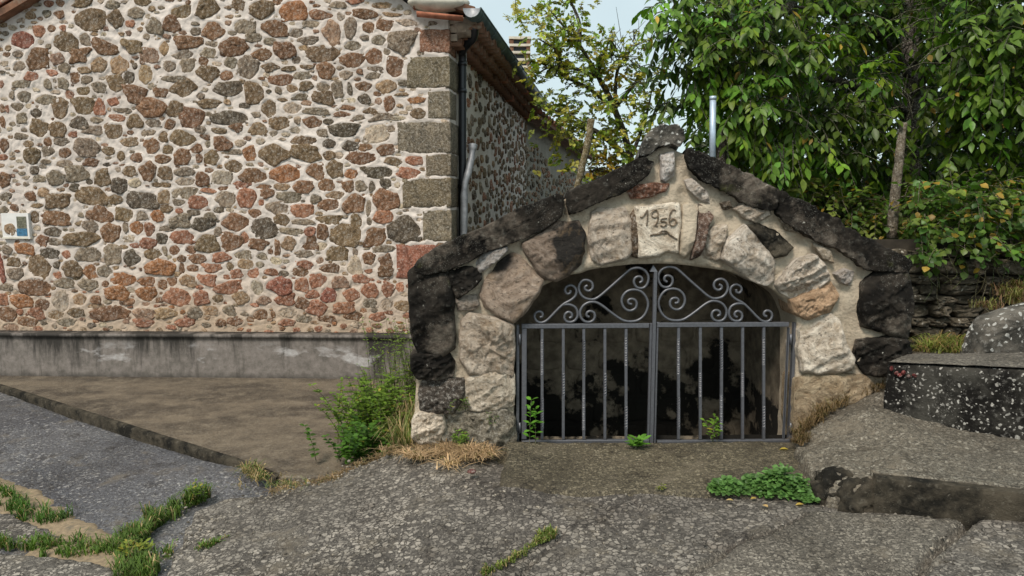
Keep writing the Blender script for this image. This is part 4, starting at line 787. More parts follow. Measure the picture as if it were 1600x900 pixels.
LM, DK, PK = (.42, .385, .34), (.05, .045, .04), (.30, .25, .215)
WARM = np.array((1.42, 1.35, 1.26))
def facestone(name, L, mat, col, seed, out=.035, depth=.10, tilt=(0, 0), relief=.018, bulge=.02, rings=16, N_=90, freq=6., strat=None, lab=None, px=True, stain=None):
    P = poly(L) if px else np.asarray(L); c = P.mean(0); P = c + (P - c) * (1.07 if name in ('voussoir', 'rubble_stone', 'jamb_stone', 'base_stone') else 1.); cl = np.r_[P, P[:1]]; out = out * .7; bulge *= .5; relief *= 1.25 if name != 'keystone' else 1
    s = np.r_[0, np.cumsum(np.linalg.norm(np.diff(cl, axis=0), axis=1))]; t = np.linspace(0, s[-1], N_, endpoint=False); O = np.c_[np.interp(t, s, cl[:, 0]), np.interp(t, s, cl[:, 1])]
    O = (O + np.roll(O, 1, 0) * .2 + np.roll(O, -1, 0) * .2) / 1.4
    fr = np.random.default_rng(seed + 900); ext = np.ptp(P, axis=0).max(); pls = [(c + fr.uniform(-.38, .38, 2) * np.ptp(P, axis=0), fr.normal(0, .20, 2), fr.uniform(0, .012)) for _ in range(8)]; pmean = np.mean([min(h_ + g_ @ (q_ - c_) for c_, g_, h_ in pls) for q_ in P])
    sz = math.sqrt(np.ptp(P[:, 0]) * np.ptp(P[:, 1])); V = []; sd_ = Vector((seed * 7.3, seed * 3.1, seed * 1.9))
    prof = [(1.0, -depth), (1.01, out * .1), (.995, out * .75)] + [(1 - .985 * (k / rings) ** .85 if k < rings else .02, 0) for k in range(1, rings + 1)]
    for k, (sc_, dz) in enumerate(prof):
        for q in O:
            p = c + (q - c) * sc_; e = Vector((p[0] * freq, p[1] * freq, 0)) + sd_
            if k < 3:
                p = p + (q - c) / (np.linalg.norm(q - c) + 1e-6) * (.010 * mn.noise(e * 2.) + .005 * mn.noise(e * 6)) * (1 if k else 1)
            if k < 2: d = dz
            else:
                base = out + bulge * (1 - sc_ ** 2); 
                if k == 2: base = out * .75
                th = strat if strat is not None else .5; st_ = Vector(((p[0] * math.cos(th) + p[1] * math.sin(th)) * 2.5, (-p[0] * math.sin(th) + p[1] * math.cos(th)) * 16, 0)) + sd_
                fall = .35 if k == 2 else 1.
                d = base + fall * relief * (mn.noise(e) * .5 - .9 * abs(mn.noise(st_)) + .35 * mn.noise(e * 4) + .32 * mn.noise(e * 9) + .2) + fall * (0 if name == 'keystone' else 1) * ((min(h_ + g_ @ (p - c_) for c_, g_, h_ in pls) - pmean) * min(1., .35 / ext) + .004) + (p - c) @ np.array(tilt)
            V.append((p[0] - c[0], p[1] - c[1], d))
    F = grid_faces(N_, len(prof), True) + [tuple((len(prof) - 1) * N_ + i for i in range(N_))]
    if mat is M['lime']: col = np.array(col) * WARM
    if stain is not None:        # a black crust with an edge of its own on part of the stone
        sx, sy, srad, soft_ = stain; q0 = AP.uv(sx, sy); K = []
        for v in V:
            dd = math.hypot(v[0] + c[0] - q0[0], v[1] + c[1] - q0[1]) / srad + .35 * mn.noise(Vector((v[0] * 14, v[1] * 14, seed))) + .2 * mn.noise(Vector((v[0] * 40, v[1] * 40, seed)))
            t_ = min(1, max(0, (1.1 - dd) / soft_)); K.append(np.array(col) * (1 - t_) + np.array((.022, .019, .016)) * t_)
        col = np.array(K)
    o = mk(name, V, F, mat, col, arch, mtx=AP.mat(c[0], c[1]));
    if lab: o['label'] = lab
    return o
S = facestone; lm, dk = M['lime'], M['dark']
S('jamb_stone', [(639, 430), (650, 418), (664, 424), (698, 430), (707, 460), (710, 540), (692, 551), (656, 550), (645, 528), (640, 460)], dk, DK, 1, .05, .4, relief=.03, lab='tall black mossy jamb stone')
S('jamb_stone', [(644, 554), (660, 550), (700, 552), (710, 564), (707, 586), (688, 592), (652, 590), (644, 576)], dk, DK, 2, .05, .4, relief=.035, lab='low black jamb stone')
S('jamb_stone', [(654, 616), (662, 594), (692, 591), (725, 592), (725, 614), (710, 642), (680, 644), (658, 638)], M['stone'], (.085, .07, .058), 3, .04, .35, relief=.03, lab='dark brown jamb stone')
S('base_stone', [(645, 656), (652, 646), (662, 640), (690, 643), (696, 668), (685, 690), (658, 694), (645, 680)], lm, (.58, .54, .48), 4, .04, .3, relief=.03, lab='white rock at the foot of the left jamb')
S('base_stone', [(692, 650), (725, 646), (790, 640), (802, 656), (802, 706), (780, 712), (735, 704), (696, 688)], M['stone'], (.24, .215, .17), 5, .03, .2, relief=.03)
S('rubble_stone', [(698, 424), (712, 419), (748, 418), (752, 436), (736, 452), (716, 464), (702, 448)], dk, DK, 6, .04, relief=.03)
S('rubble_stone', [(711, 468), (724, 462), (744, 461), (748, 476), (740, 484), (716, 485)], lm, (.25, .23, .21), 7, .02)
S('rubble_stone', [(741, 411), (758, 395), (790, 386), (792, 392), (776, 408), (750, 427), (740, 421)], lm, (.30, .30, .31), 8, .025)
S('rubble_stone', [(836, 346), (850, 336), (878, 326), (884, 334), (864, 346), (846, 354)], lm, (.34, .30, .25), 44, .018)
S('voussoir', [(751, 460), (760, 438), (780, 412), (802, 396), (812, 402), (828, 420), (847, 439), (838, 460), (822, 482), (803, 502), (780, 492), (760, 478)], lm, (.27, .225, .19), 9, stain=(775, 405, .13, .5), out=.035, depth=.2, relief=.012, bulge=.01, lab='large smooth grey brown voussoir')
S('voussoir', [(819, 380), (836, 369), (862, 355), (871, 348), (885, 350), (901, 347), (911, 366), (911, 395), (903, 412), (888, 428), (868, 438), (851, 433), (836, 415), (822, 394)], lm, (.20, .165, .14), 10, stain=(900, 385, .17, .25), out=.035, depth=.2, relief=.018, lab='voussoir blackened on its right half')
S('voussoir', [(924, 334), (940, 327), (976, 326), (985, 349), (986, 392), (975, 404), (940, 412), (926, 402), (920, 376), (922, 349)], lm, (.40, .365, .325), 11, .03, .2, strat=.3)
S('voussoir', [(985, 336), (991, 328), (994, 345), (996, 400), (988, 398), (984, 370)], M['stone'], (.16, .11, .07), 45, .02)
S('keystone', [(991, 322), (1025, 318), (1059, 316), (1063, 326), (1062, 356), (1058, 394), (1040, 394), (1027, 400), (996, 404), (994, 360)], lm, (.60, .565, .50), 12, .06, .25, relief=.004, bulge=.0, N_=90, lab='smooth pale keystone carved with the date 19.56')
S('mortar_rib', [(1066, 320), (1080, 318), (1090, 330), (1086, 360), (1078, 395), (1068, 404), (1060, 398), (1064, 350)], M['amortar'], (.5, .4, .25), 13, .035, relief=.008)
S('voussoir', [(1091, 321), (1101, 325), (1112, 340), (1102, 358), (1097, 377), (1090, 401), (1078, 404), (1083, 375), (1090, 348)], M['stone'], (.16, .10, .075), 14, .045, relief=.03)
S('voussoir', [(1102, 363), (1115, 353), (1134, 352), (1133, 368), (1122, 404), (1094, 402), (1098, 380)], lm, (.44, .40, .35), 15, .025)
S('voussoir', [(1127, 404), (1134, 378), (1153, 361), (1163, 353), (1180, 372), (1196, 390), (1208, 408), (1207, 436), (1196, 443), (1172, 436), (1150, 420)], lm, (.50, .475, .44), 16, stain=(1200, 360, .10, .4), out=.045, depth=.2, strat=-.5, relief=.016)
S('rubble_stone', [(1162, 354), (1185, 350), (1210, 360), (1237, 386), (1224, 398), (1208, 404), (1194, 386), (1178, 371)], M['riser'], (.1, .1, .1), 17, .03, relief=.03)
S('voussoir', [(1213, 443), (1229, 420), (1242, 405), (1268, 397), (1288, 416), (1293, 436), (1270, 452), (1236, 465), (1220, 457)], lm, (.48, .45, .41), 18, .045, .2, strat=.45, relief=.035)
S('voussoir', [(1235, 468), (1262, 456), (1295, 441), (1309, 462), (1292, 486), (1256, 499), (1242, 490)], lm, (.40, .29, .20), 19, .035, .2, strat=.45, relief=.028)
S('voussoir', [(1250, 514), (1267, 499), (1292, 489), (1309, 503), (1317, 535), (1331, 558), (1326, 575), (1277, 582), (1251, 579), (1249, 549)], lm, (.50, .47, .42), 20, .04, .2, relief=.022)
S('base_stone', [(1244, 594), (1263, 586), (1320, 584), (1352, 590), (1360, 612), (1320, 640), (1290, 660), (1262, 680), (1244, 690), (1242, 650)], lm, (.30, .25, .18), 21, .03, .2)
S('jamb_stone', [(1348, 443), (1363, 429), (1377, 422), (1414, 423), (1420, 471), (1414, 526), (1384, 519), (1348, 507), (1341, 478)], dk, DK, 22, .06, .4, relief=.03, lab='tall dark right jamb stone')
S('jamb_stone', [(1341, 532), (1377, 526), (1411, 530), (1416, 542), (1411, 562), (1382, 586), (1352, 584), (1334, 556)], dk, DK, 23, .05, .4, relief=.035)
S('rubble_stone', [(1302, 428), (1319, 420), (1334, 425), (1327, 446), (1312, 441)], lm, (.36, .345, .34), 24, .02)
S('rubble_stone', [(1031, 243), (1052, 238), (1053, 275), (1039, 285), (1032, 281)], lm, (.50, .50, .51), 25, .02)
S('rubble_stone', [(980, 298), (992, 288), (1017, 286), (1043, 287), (1039, 299), (1012, 308), (988, 310)], M['stone'], (.26, .12, .075), 26, .03)
S('rubble_stone', [(1069, 282), (1080, 278), (1103, 300), (1107, 317), (1090, 311), (1072, 295)], lm, (.46, .44, .42), 27, .02)
S('rubble_stone', [(1147, 327), (1163, 316), (1198, 327), (1204, 336), (1179, 348), (1157, 339)], lm, (.38, .35, .31), 28, .02)
S('rubble_stone', [(1126, 318), (1138, 314), (1142, 324), (1132, 328)], M['stone'], (.14, .11, .08), 29, .02)
S('voussoir', [(722, 502), (735, 490), (775, 498), (800, 510), (802, 530), (800, 585), (785, 588), (735, 582), (720, 560)], lm, (.37, .33, .285), 30, .04, .2, strat=-.6, relief=.03, lab='big pale left jamb stone split by long cracks')
S('base_stone', [(727, 590), (745, 586), (775, 578), (802, 586), (802, 632), (775, 640), (735, 640), (724, 625)], lm, (.42, .39, .34), 31, .03, .2, strat=.5, relief=.02)
S('rubble_stone', [(1268, 378), (1296, 392), (1300, 410), (1284, 404)], lm, (.40, .37, .32), 32, .018)
S('rubble_stone', [(1212, 334), (1236, 348), (1250, 366), (1226, 358)], M['stone'], (.30, .25, .19), 33, .018)
# cap stone and coping slabs: long blocks running back over the vault
def coping(name, L, seed, back=.32, out=.055, lab=None, mat=None, col=DK):
    P = poly(L); cl = np.r_[P, P[:1]]; s = np.r_[0, np.cumsum(np.linalg.norm(np.diff(cl, axis=0), axis=1))]; N_ = 150; t = np.linspace(0, s[-1], N_, endpoint=False); O = np.c_[np.interp(t, s, cl[:, 0]), np.interp(t, s, cl[:, 1])]
    for _ in range(1): O = (O + np.roll(O, 1, 0) * .3 + np.roll(O, -1, 0) * .3) / 1.6
    c = P.mean(0); sd_ = Vector((seed * 5., 1, seed)); W = []
    ax = np.linalg.svd(P - c)[2][0]; lay = [(1, -back)] + [(1, -back * f) for f in (.75, .5, .3, .15, .05)] + [(1, out * .2), (1, out * .6), (1, out * .93), (.975, out), (.9, out * 1.02), (.78, out * 1.03), (.62, out * 1.04), (.45, out * 1.04), (.28, out * 1.05), (.1, out * 1.05)]
    for sc_, d in lay:
        for q in O:
            a = (q - c) @ ax; b = (q - c) - ax * a; p = c + ax * a * (1 - (1 - sc_) * .35) + b * sc_ * .82; v = AP.pt(p[0], p[1], d); e = Vector(v) * 6 + sd_
            v[2] -= .42 * max(0, -d - .03) + .02
            v = v + np.array([.4, -1, 1.]) * (.016 * mn.noise(e) + .012 * mn.noise(e * 3) + .009 * mn.noise(e * 7) + .005 * mn.noise(e * 15)); W.append(v)
    F = grid_faces(N_, len(lay), True) + [tuple((len(lay) - 1) * N_ + i for i in range(N_)), tuple(range(N_))[::-1]]
    o = mk(name, W, F, mat or dk, col, arch); o['label'] = lab; return o
coping('coping_slab', [(646, 409), (652, 395), (683, 375), (756, 343), (813, 314), (873, 291), (880, 300), (880, 335), (848, 360), (802, 378), (764, 390), (727, 411), (706, 419), (675, 426), (652, 420)], 1, lab='long black coping slab at the left eave of the arch')
coping('coping_slab', [(882, 291), (929, 271), (972, 251), (1001, 238), (1021, 246), (1013, 271), (987, 294), (952, 308), (917, 326), (890, 331), (883, 314)], 2, lab='upper left coping slab below the cap stone')
coping('coping_slab', [(1068, 240), (1072, 225), (1099, 231), (1160, 259), (1210, 285), (1216, 293), (1208, 323), (1196, 327), (1163, 317), (1131, 301), (1103, 289), (1073, 264)], 3, lab='upper right coping slab with lichen rosettes')
coping('coping_slab', [(1213, 290), (1228, 294), (1290, 326), (1338, 354), (1396, 384), (1420, 402), (1414, 419), (1369, 423), (1338, 416), (1300, 387), (1268, 374), (1223, 349), (1209, 330)], 4, lab='long dark coping slab at the right eave of the arch')
coping('cap_stone', [(1001, 238), (1004, 212), (1014, 196), (1030, 188), (1048, 187), (1064, 196), (1070, 214), (1062, 228), (1046, 224), (1026, 228), (1014, 240)], 5, back=.5, out=.05, lab='rounded lichen grey cap stone at the peak of the gable', mat=M['lich2'])
0 and S('mortar_rib', [(1012, 244), (1026, 230), (1046, 226), (1060, 230), (1068, 250), (1062, 270), (1054, 236), (1030, 240), (1022, 260)], M['amortar'], (1, 1, 1), 50, .02)
# carved date and crest line on the keystone
kd = .0455
def stroke(pts, name='carved_figure', r=.0052, close=False):
    P = catmull([np.array([*AP.uv(*p), 0]) for p in pts], 6); W = np.array([AP.pt(p[0], p[1], kd) for p in P]); V, F = tube(W, r, 6)
    return V, F
SX, SY = 300 / 1227, 220 / 900
def k2(L): return [(880 + x * SX, 260 + y * SY) for x, y in L]
figs = [[[(482, 322), (492, 325), (508, 312), (522, 290), (528, 278), (530, 300), (528, 340), (524, 378)]],
        [[(594, 300), (590, 284), (572, 280), (556, 296), (558, 318), (575, 326), (592, 316), (597, 300), (597, 322), (592, 350), (580, 372), (566, 380)]],
        [[(586, 377), (592, 383)]],
        [[(652, 330), (620, 334), (616, 352), (634, 350), (648, 358), (646, 374), (630, 384), (612, 376)]],
        [[(708, 282), (690, 278), (676, 296), (668, 326), (668, 356), (680, 376), (698, 376), (710, 358), (704, 338), (688, 334), (674, 348)]],
        [[(546, 442), (566, 434), (590, 432), (612, 416), (630, 410), (650, 414), (668, 432), (690, 448), (716, 464)]],
        [[(590, 436), (604, 430), (620, 424), (636, 424), (650, 418)]]]
for f in figs:
    mbk = MB()
    for s_ in f: mbk.add(*stroke(k2(s_)), (.25, .19, .13))  # raised strokes; the shadow of the carving is put into this darker colour
    mbk.obj('carved_figure', M['stone'], arch)

# ================================================================ GATE
GP = Plane(AP.o, R(1.6)); GP.o = AP.o - AP.n * .035
gate = thing('iron_gate', 'grey painted double iron gate with scrollwork top and twisted bars in the arch', 'gate', tuple(GP.pt(0, 0, 0)))
def gq(px, py): return GP.uv(px, py)
def gbar(name, x0, y0, x1, y1, w_, d_, dep=0., par=gate, bev=.003):
    a, b = gq(min(x0, x1), max(y0, y1)), gq(max(x0, x1), min(y0, y1)); V = []
    for i, d in ((0, -d_ / 2), (0, d_ / 2)):
        pass
    u0, v0, u1, v1 = a[0], a[1], b[0], b[1]
    sec = []
    for (d, k) in ((-d_ / 2, bev), (-d_ / 2 + bev, 0), (d_ / 2 - bev, 0), (d_ / 2, bev)):
        sec.append([GP.pt(u, v, d + dep) for u, v in ((u0 + k, v0 + k), (u1 - k, v0 + k), (u1 - k, v1 - k), (u0 + k, v1 - k))])
    V = [p for s_ in sec for p in s_]; F = [(3, 2, 1, 0), (12, 13, 14, 15)] + [(j * 4 + i, j * 4 + (i + 1) % 4, j * 4 + 4 + (i + 1) % 4, j * 4 + 4 + i) for j in range(3) for i in range(4)]
    return mk(name, V, F, M['iron'], parent=par, smooth=False)
for side, (xl, xr) in enumerate(((815, 1014), (1026, 1232))):
    yt = 509 if side == 0 else 507; yb = 690
    gbar('top_rail', xl, yt - 4, xr, yt + 4, 0, .030, .0); gbar('bottom_rail', xl, yb - 4, xr, yb + 4, 0, .030, .0)
    if side == 0: gbar('frame_stile', xl - 0, yt + 4.3, xl + 8, yb - 4.3, 0, .030)
    else: gbar('frame_stile', xr - 8, yt + 4.3, xr, yb - 4.3, 0, .030)
    gbar('frame_stile', (xr - 3) if side == 0 else xl - 5, yt + 4.3 if 0 else yt - 4, (xr + 5) if side == 0 else xl + 3, yb + 4, 0, .028, -.004)
gbar('centre_post', 1014.6, 424, 1026.4, 694, 0, .034, .004)
# pointed tip of the centre post
a, b, t_ = gq(1014.6, 424), gq(1026.4, 424), gq(1020.5, 414); V = [GP.pt(a[0], a[1], d) for d in (-.013, .021)] + [GP.pt(b[0], b[1], d) for d in (-.013, .021)] + [GP.pt(t_[0], t_[1], .004)]
mk('post_tip', V, [(0, 1, 4), (1, 3, 4), (3, 2, 4), (2, 0, 4), (0, 2, 3, 1)], M['iron'], parent=gate, smooth=False)
gbar('hinge_post', 806.5, 508, 811.5, 695, 0, .03, -.012); gbar('hinge_post', 1235.5, 504, 1241, 692, 0, .03, -.012)
for x, y in ((812, 530), (812, 668), (1235, 530), (1235, 668)):
    p = gq(x, y); V, F = tube([GP.pt(p[0], p[1] - .035, .006), GP.pt(p[0], p[1] + .035, .006)], .0095, 10); mk('hinge', V, F, M['iron'], parent=gate)
tw = {847: [(.10, .42), (.62, .9)], 880: [(.40, .60)], 912: [(.10, .38), (.60, .92)], 945: [(.40, .60)], 978: [(.08, .34), (.70, .90)],
      1060: [(.10, .42), (.62, .9)], 1094: [(.40, .62)], 1127: [(.10, .38), (.60, .92)], 1160: [(.40, .62)], 1193: [(.08, .34), (.70, .90)]}
for x, segs in tw.items():
    a, b = gq(x, 513 if x < 1020 else 511), gq(x, 686); ts = np.unique(np.r_[np.linspace(0, 1, 12), *[np.linspace(s0, s1, 44) for s0, s1 in segs]])
    P = np.array([GP.pt(a[0] + (b[0] - a[0]) * t, a[1] + (b[1] - a[1]) * t, .0) for t in ts]); tws = np.zeros(len(ts))
    for s0, s1 in segs: tws += np.clip((ts - s0) / (s1 - s0), 0, 1) * math.pi * 2 * round((s1 - s0) * 12)
    V, F = tube(P, .0124, 4, square=True, twist=tws); mk('bar', V, F, M['iron'], parent=gate, smooth=False)
# scrolls: traced centre lines with spiral ends
def spiral(cx, cy, r0, a0, turns, ccw, n=26, rend=.28):
    out = []
    for k in range(n + 1):
        t = k / n; r = r0 * (1 - t * (1 - rend)); a = a0 + (1 if ccw else -1) * turns * 2 * math.pi * t; out.append((cx + r * math.cos(a), cy + r * math.sin(a)))
    return out
k1x, k1y = 230 / 1592, 130 / 900
def lpx(L): return [(800 + x * k1x, 400 + y * k1y) for x, y in L]
LS = [ # lines read off the left leaf, in its enlarged view
 [(1378, 292), (1408, 268), (1400, 232), (1366, 222), (1330, 240), (1318, 280), (1336, 325), (1376, 348), (1428, 340), (1462, 300), (1476, 245), (1462, 190), (1428, 152), (1380, 130), (1330, 130), (1280, 146), (1225, 190), (1120, 285), (1010, 382), (940, 440), (890, 466), (840, 468), (780, 450), (738, 405), (722, 350), (736, 296), (776, 262), (820, 262), (860, 285), (874, 326), (860, 362), (826, 378), (794, 364), (790, 334), (818, 318)],
 [(1296, 522), (1262, 512), (1258, 480), (1290, 464), (1330, 476), (1348, 516), (1334, 564), (1286, 590), (1236, 580), (1200, 540), (1186, 484), (1204, 424), (1250, 380), (1316, 364), (1388, 380), (1440, 430), (1470, 500), (1464, 570), (1430, 640), (1370, 690), (1290, 708), (1210, 698), (1140, 660), (1050, 594), (980, 540), (930, 510), (880, 496), (820, 506), (768, 540), (738, 596), (744, 660), (778, 702), (830, 714), (876, 696), (896, 654), (884, 612), (846, 596), (812, 612), (808, 644), (836, 660)],
 [(632, 370), (628, 400), (596, 408), (574, 376), (588, 336), (634, 318), (676, 338), (696, 376), (690, 420), (662, 456), (620, 486), (570, 512), (520, 552), (460, 612), (410, 664), (364, 704), (314, 720), (268, 704), (244, 660), (254, 620), (294, 600), (328, 618), (328, 652), (300, 664)],
 [(620, 672), (646, 656), (644, 622), (610, 606), (576, 628), (568, 672), (590, 706), (634, 714), (680, 696), (708, 650), (706, 596), (680, 552), (632, 528), (580, 524), (545, 530)]]
def scroll(L):
    P = catmull([np.array([*gq(*p), 0]) for p in L], 5); W = np.array([GP.pt(p[0], p[1], 0) for p in P]); V, F = tube(W, .0088, 8); return mk('scroll', V, F, M['iron'], parent=gate)
for L in LS: scroll(lpx(L))
for L in LS: scroll([(2041.5 - x + (1024 - 1020.5) * 0, y - 1.5) for x, y in lpx(L)])
# ================================================================ PLANTS
LT = np.array([(0, 0, 0), (-.5, .38, .10), (0, .34, 0), (.5, .38, .10), (-.40, .70, .06), (0, .70, -.04), (.40, .70, .06), (0, 1., -.16)])
LF = [(0, 2, 1), (0, 3, 2), (1, 2, 5, 4), (2, 3, 6, 5), (4, 5, 7), (5, 6, 7)]
def nrm_(A): return A / (np.linalg.norm(A, axis=-1, keepdims=True) + 1e-9)
def frames(D, Nn):
    D = nrm_(D); X = nrm_(np.cross(D, Nn)); Z = np.cross(X, D); return X, D, Z
def leafmesh(P, D, Nn, L, W, K, name, mat, parent=None, tmpl=LT, faces=LF):
    X, Y, Z = frames(D, Nn); T = tmpl
    V = P[:, None] + X[:, None] * (T[None, :, 0:1] * W[:, None, None]) + Y[:, None] * (T[None, :, 1:2] * L[:, None, None]) + Z[:, None] * (T[None, :, 2:3] * W[:, None, None])
    n, m = len(P), len(T); V = V.reshape(-1, 3); F = []
    base = np.arange(n) * m; quads = [f for f in faces if len(f) == 4]; tris = [f for f in faces if len(f) == 3]
    FF = []
    for f in faces: FF += (base[:, None] + np.array(f)[None]).tolist()
    Kc = np.repeat(K, m, axis=0)
    return mk(name, V, FF, mat, Kc, parent)
def seen_px(P):
    d = P - np.array([0, 0, EYE]); f = d[:, 1] * CT - d[:, 2] * ST; u = d[:, 1] * ST + d[:, 2] * CT
    return 800 + FPX * d[:, 0] / f, 450 - FPX * u / f, f
def leafcol(rg, n, base, var=.22, yel=.0, ycol=(.30, .24, .04)):
    K = np.array(base) * rg.uniform(1 - var, 1 + var, (n, 1)) * rg.uniform(.92, 1.08, (n, 3)); y = rg.random(n) < yel; K[y] = np.array(ycol) * rg.uniform(.6, 1.2, (y.sum(), 1)); return K
def twigs(rg, centres, outdir, n_leaf, Lr, droop, twl, base, var, yel, wr=.42):
    P = []; D = []; Nn = []; K = []; tw = []
    for c, o in zip(centres, outdir):
        o = nrm_(o + rg.normal(0, .35, 3) + np.array([0, 0, -.35])); l = twl * rg.uniform(.7, 1.3); kb = np.array(base) * rg.uniform(1 - var, 1 + var) * np.array([rg.uniform(.75, 1.3), 1, rg.uniform(.7, 1.3)]); side = nrm_(np.cross(o, [0, 0, 1.])); n = rg.integers(n_leaf - 2, n_leaf + 3)
        tw.append((c, c + o * l * .5 + np.array([0, 0, .01]), c + o * l - np.array([0, 0, l * .18])))
        for k in range(n):
            t = (k + .7) / n; p = c + o * l * t - np.array([0, 0, l * .18 * t * t]); s = side * (1 if k % 2 else -1)
            d = nrm_(o * (.4 + .5 * (k == n - 1)) + s * (.75 - .75 * (k == n - 1)) + np.array([0, 0, -droop]) + rg.normal(0, .18, 3)); nn = nrm_(np.array([0, 0, 1.]) + o * .55 + rg.normal(0, .22, 3))
            P.append(p); D.append(d); Nn.append(nn); K.append(kb * rg.uniform(.8, 1.25))
    P, D, Nn, K = map(np.array, (P, D, Nn, K)); n = len(P); y = rg.random(n) < yel; K[y] = np.array((.33, .22, .04)) * rg.uniform(.6, 1.2, (y.sum(), 1))
    L = rg.uniform(Lr[0], Lr[1], n); return P, D, Nn, L, L * wr * rg.uniform(.85, 1.15, n), K, tw
def limb(name, pts, r0, r1, mat, parent, n=9, kn=.15):
    P = catmull(pts, 7); m = len(P); r = np.linspace(r0, r1, m); V, F = tube(P, r, n)
    V = np.array([v + np.array([1, 1, 0]) * r0 * kn * mn.noise(Vector(v) * (2.5 / max(r0, .02) * .15)) for v in V]); return mk(name, V, F, mat, (.075, .062, .05), parent)

# terrace behind the arch and retaining wall ------------------------------
tz = 1.05
V = [(1.75, 6.5, tz - .1), (2.4, 6.35, tz + .05), (6, 6.2, tz + .2), (60, 6, tz + 1), (60, 90, 8), (-2, 90, 6), (1.6, 30, 2.), (1.4, 7.5, tz)]
def terr(u, v): return 0
xs = np.r_[.85, np.linspace(1.0, 30, 59)]; ys = np.r_[6.30, np.linspace(6.35, 60, 59)]; V = []
for y in ys:
    for x in xs:
        V.append((x + .25 * max(0, y - 8) * 0, y, (tz + .05 * (y - 6.35) + .06 * mn.noise(Vector((x, y, 0))) * 1.5) if x > .9 and y > 6.32 else -.6))
prop(mk('terrace', V, grid_faces(60, 60), M['earth']), 'dark raised garden ground behind the arch', kind='structure')
RW = Plane((2.1, 6.28, 0), R(-3))
rwt = thing('retaining_wall', 'dark mossy dry stone retaining wall of flat courses right of the arch', 'retaining wall', (3.2, 6.28, .3))
xs = np.linspace(-1.6, 6, 120); zs = np.linspace(-.2, 1.25, 24)
mk('wall_core', [RW.pt(x, z, -.03 + .03 * mn.noise(Vector((x * 3, z * 3, 0)))) for z in zs for x in xs], grid_faces(120, 24), M['earth'], parent=rwt)
rg = np.random.default_rng(77); z = .20; cnt = 0
mossy = m_lichen("mossy_wall_stone", (.06, .05, .035), (.19, .16, .12), (.45, .42, .36), (.10, .12, .02), sp=.2, mossf=.52)
while z < 1.16:
    h = rg.uniform(.05, .15); x = RW.uv(1385, 480)[0] - rg.uniform(0, .2); xe = RW.uv(1660, 480)[0]
    while x < xe:
        w_ = rg.uniform(.12, .36); V, F = stone_geo(w_ * .97, h * .92, rg, sq=4.2, amp=.16, N_=16, thick=rg.uniform(.03, .10)); mk('wall_stone', V, F, mossy, (1, 1, 1), rwt, mtx=RW.mat(x + w_ / 2, z + h / 2 + rg.uniform(-.01, .01), rg.uniform(-.01, .02))); x += w_; cnt += 1
    z += h

# big leafy tree on the right ----------------------------------------------
rg = np.random.default_rng(21)
T0 = at_y(1425, 205, 8.2)
tree = thing('leafy_tree', 'big dense dark green tree with long drooping leaves overhanging the arch at right', 'tree', (T0[0], 8.2, 1.1))
tb = at_y(1418, 340, 8.2); tb[2] = 1.05
limb('trunk', [tb, at_y(1422, 250, 8.2), at_y(1428, 130, 8.2), at_y(1422, 60, 8.3), at_y(1426, -40, 8.3), at_y(1420, -200, 8.4)], .13, .07, M['bark'], tree, 12)
for L_ in ([(1422, 120, 8.2), (1380, 60, 7.9), (1320, 25, 7.6), (1240, 10, 7.2)], [(1425, 60, 8.3), (1480, 0, 7.9), (1560, -40, 7.4)], [(1424, 160, 8.2), (1460, 100, 7.8), (1530, 70, 7.3), (1600, 60, 6.9)], [(1422, 20, 8.3), (1340, -60, 7.8), (1230, -100, 7.3), (1120, -110, 6.9)],
           [(1424, 175, 8.2), (1350, 140, 7.8), (1280, 120, 7.3), (1200, 125, 7.)], [(1240, 10, 7.2), (1170, 40, 7.), (1120, 90, 6.8)]):
    limb('limb', [at_y(*p) for p in L_], .055, .015, M['bark'], tree, 8)
lumps = [  # (px, py, depth, radius_m)
 (1050, 20, 7.0, .26), (1095, 60, 7.1, .38), (1075, 130, 7.2, .42), (1120, 175, 7.2, .42), (1150, 80, 7., .45), (1170, 160, 7., .42), (1190, 10, 7.2, .5), (1230, 90, 7.1, .45), (1205, 215, 7.2, .42), (1130, 235, 7.5, .3), (1170, 265, 7.6, .32),
 (1260, 180, 7.3, .4), (1290, 40, 7.5, .45), (1330, 130, 7.4, .4), (1300, 225, 7.4, .38), (1350, 20, 7.8, .4), (1400, 120, 7.9, .35), (1240, 270, 7.6, .33), (1340, 190, 7.5, .35), (1110, -10, 7.1, .4),
 (1500, 60, 6.9, .42), (1560, 90, 6.6, .48), (1600, 40, 6.6, .45), (1540, 160, 6.8, .42), (1600, 170, 6.7, .45), (1480, 150, 7.2, .38), (1500, 240, 7.2, .42), (1580, 260, 7.1, .42), (1450, 20, 7.6, .4), (1520, -20, 7.0, .5), (1450, 250, 7.6, .35), (1640, 110, 6.5, .5), (1640, 240, 6.9, .5),
 (1360, 260, 7.9, .35), (1300, 300, 8., .3), (1420, -30, 7.8, .45), (1640, -30, 6.6, .5), (1250, -50, 7.3, .5), (1350, -70, 7.6, .5)]
cen = []; od = []
for (px, py, dd, rr_) in lumps:
    c = at_y(px, py, dd); n = int(105 * rr_)
    dirs = nrm_(rg.normal(0, 1, (n, 3))); dirs[:, 1] -= .35; dirs = nrm_(dirs); rad = rr_ * rg.uniform(.45, 1.05, (n, 1)); cen.append(c + dirs * rad * .82 * np.array([1, 1, .8])); od.append(dirs)
cen, od = np.concatenate(cen), np.concatenate(od)
P, D, Nn, L, W, K, tw = twigs(rg, cen, od, 8, (.065, .15), .75, .30, (.085, .150, .018), .35, .012)
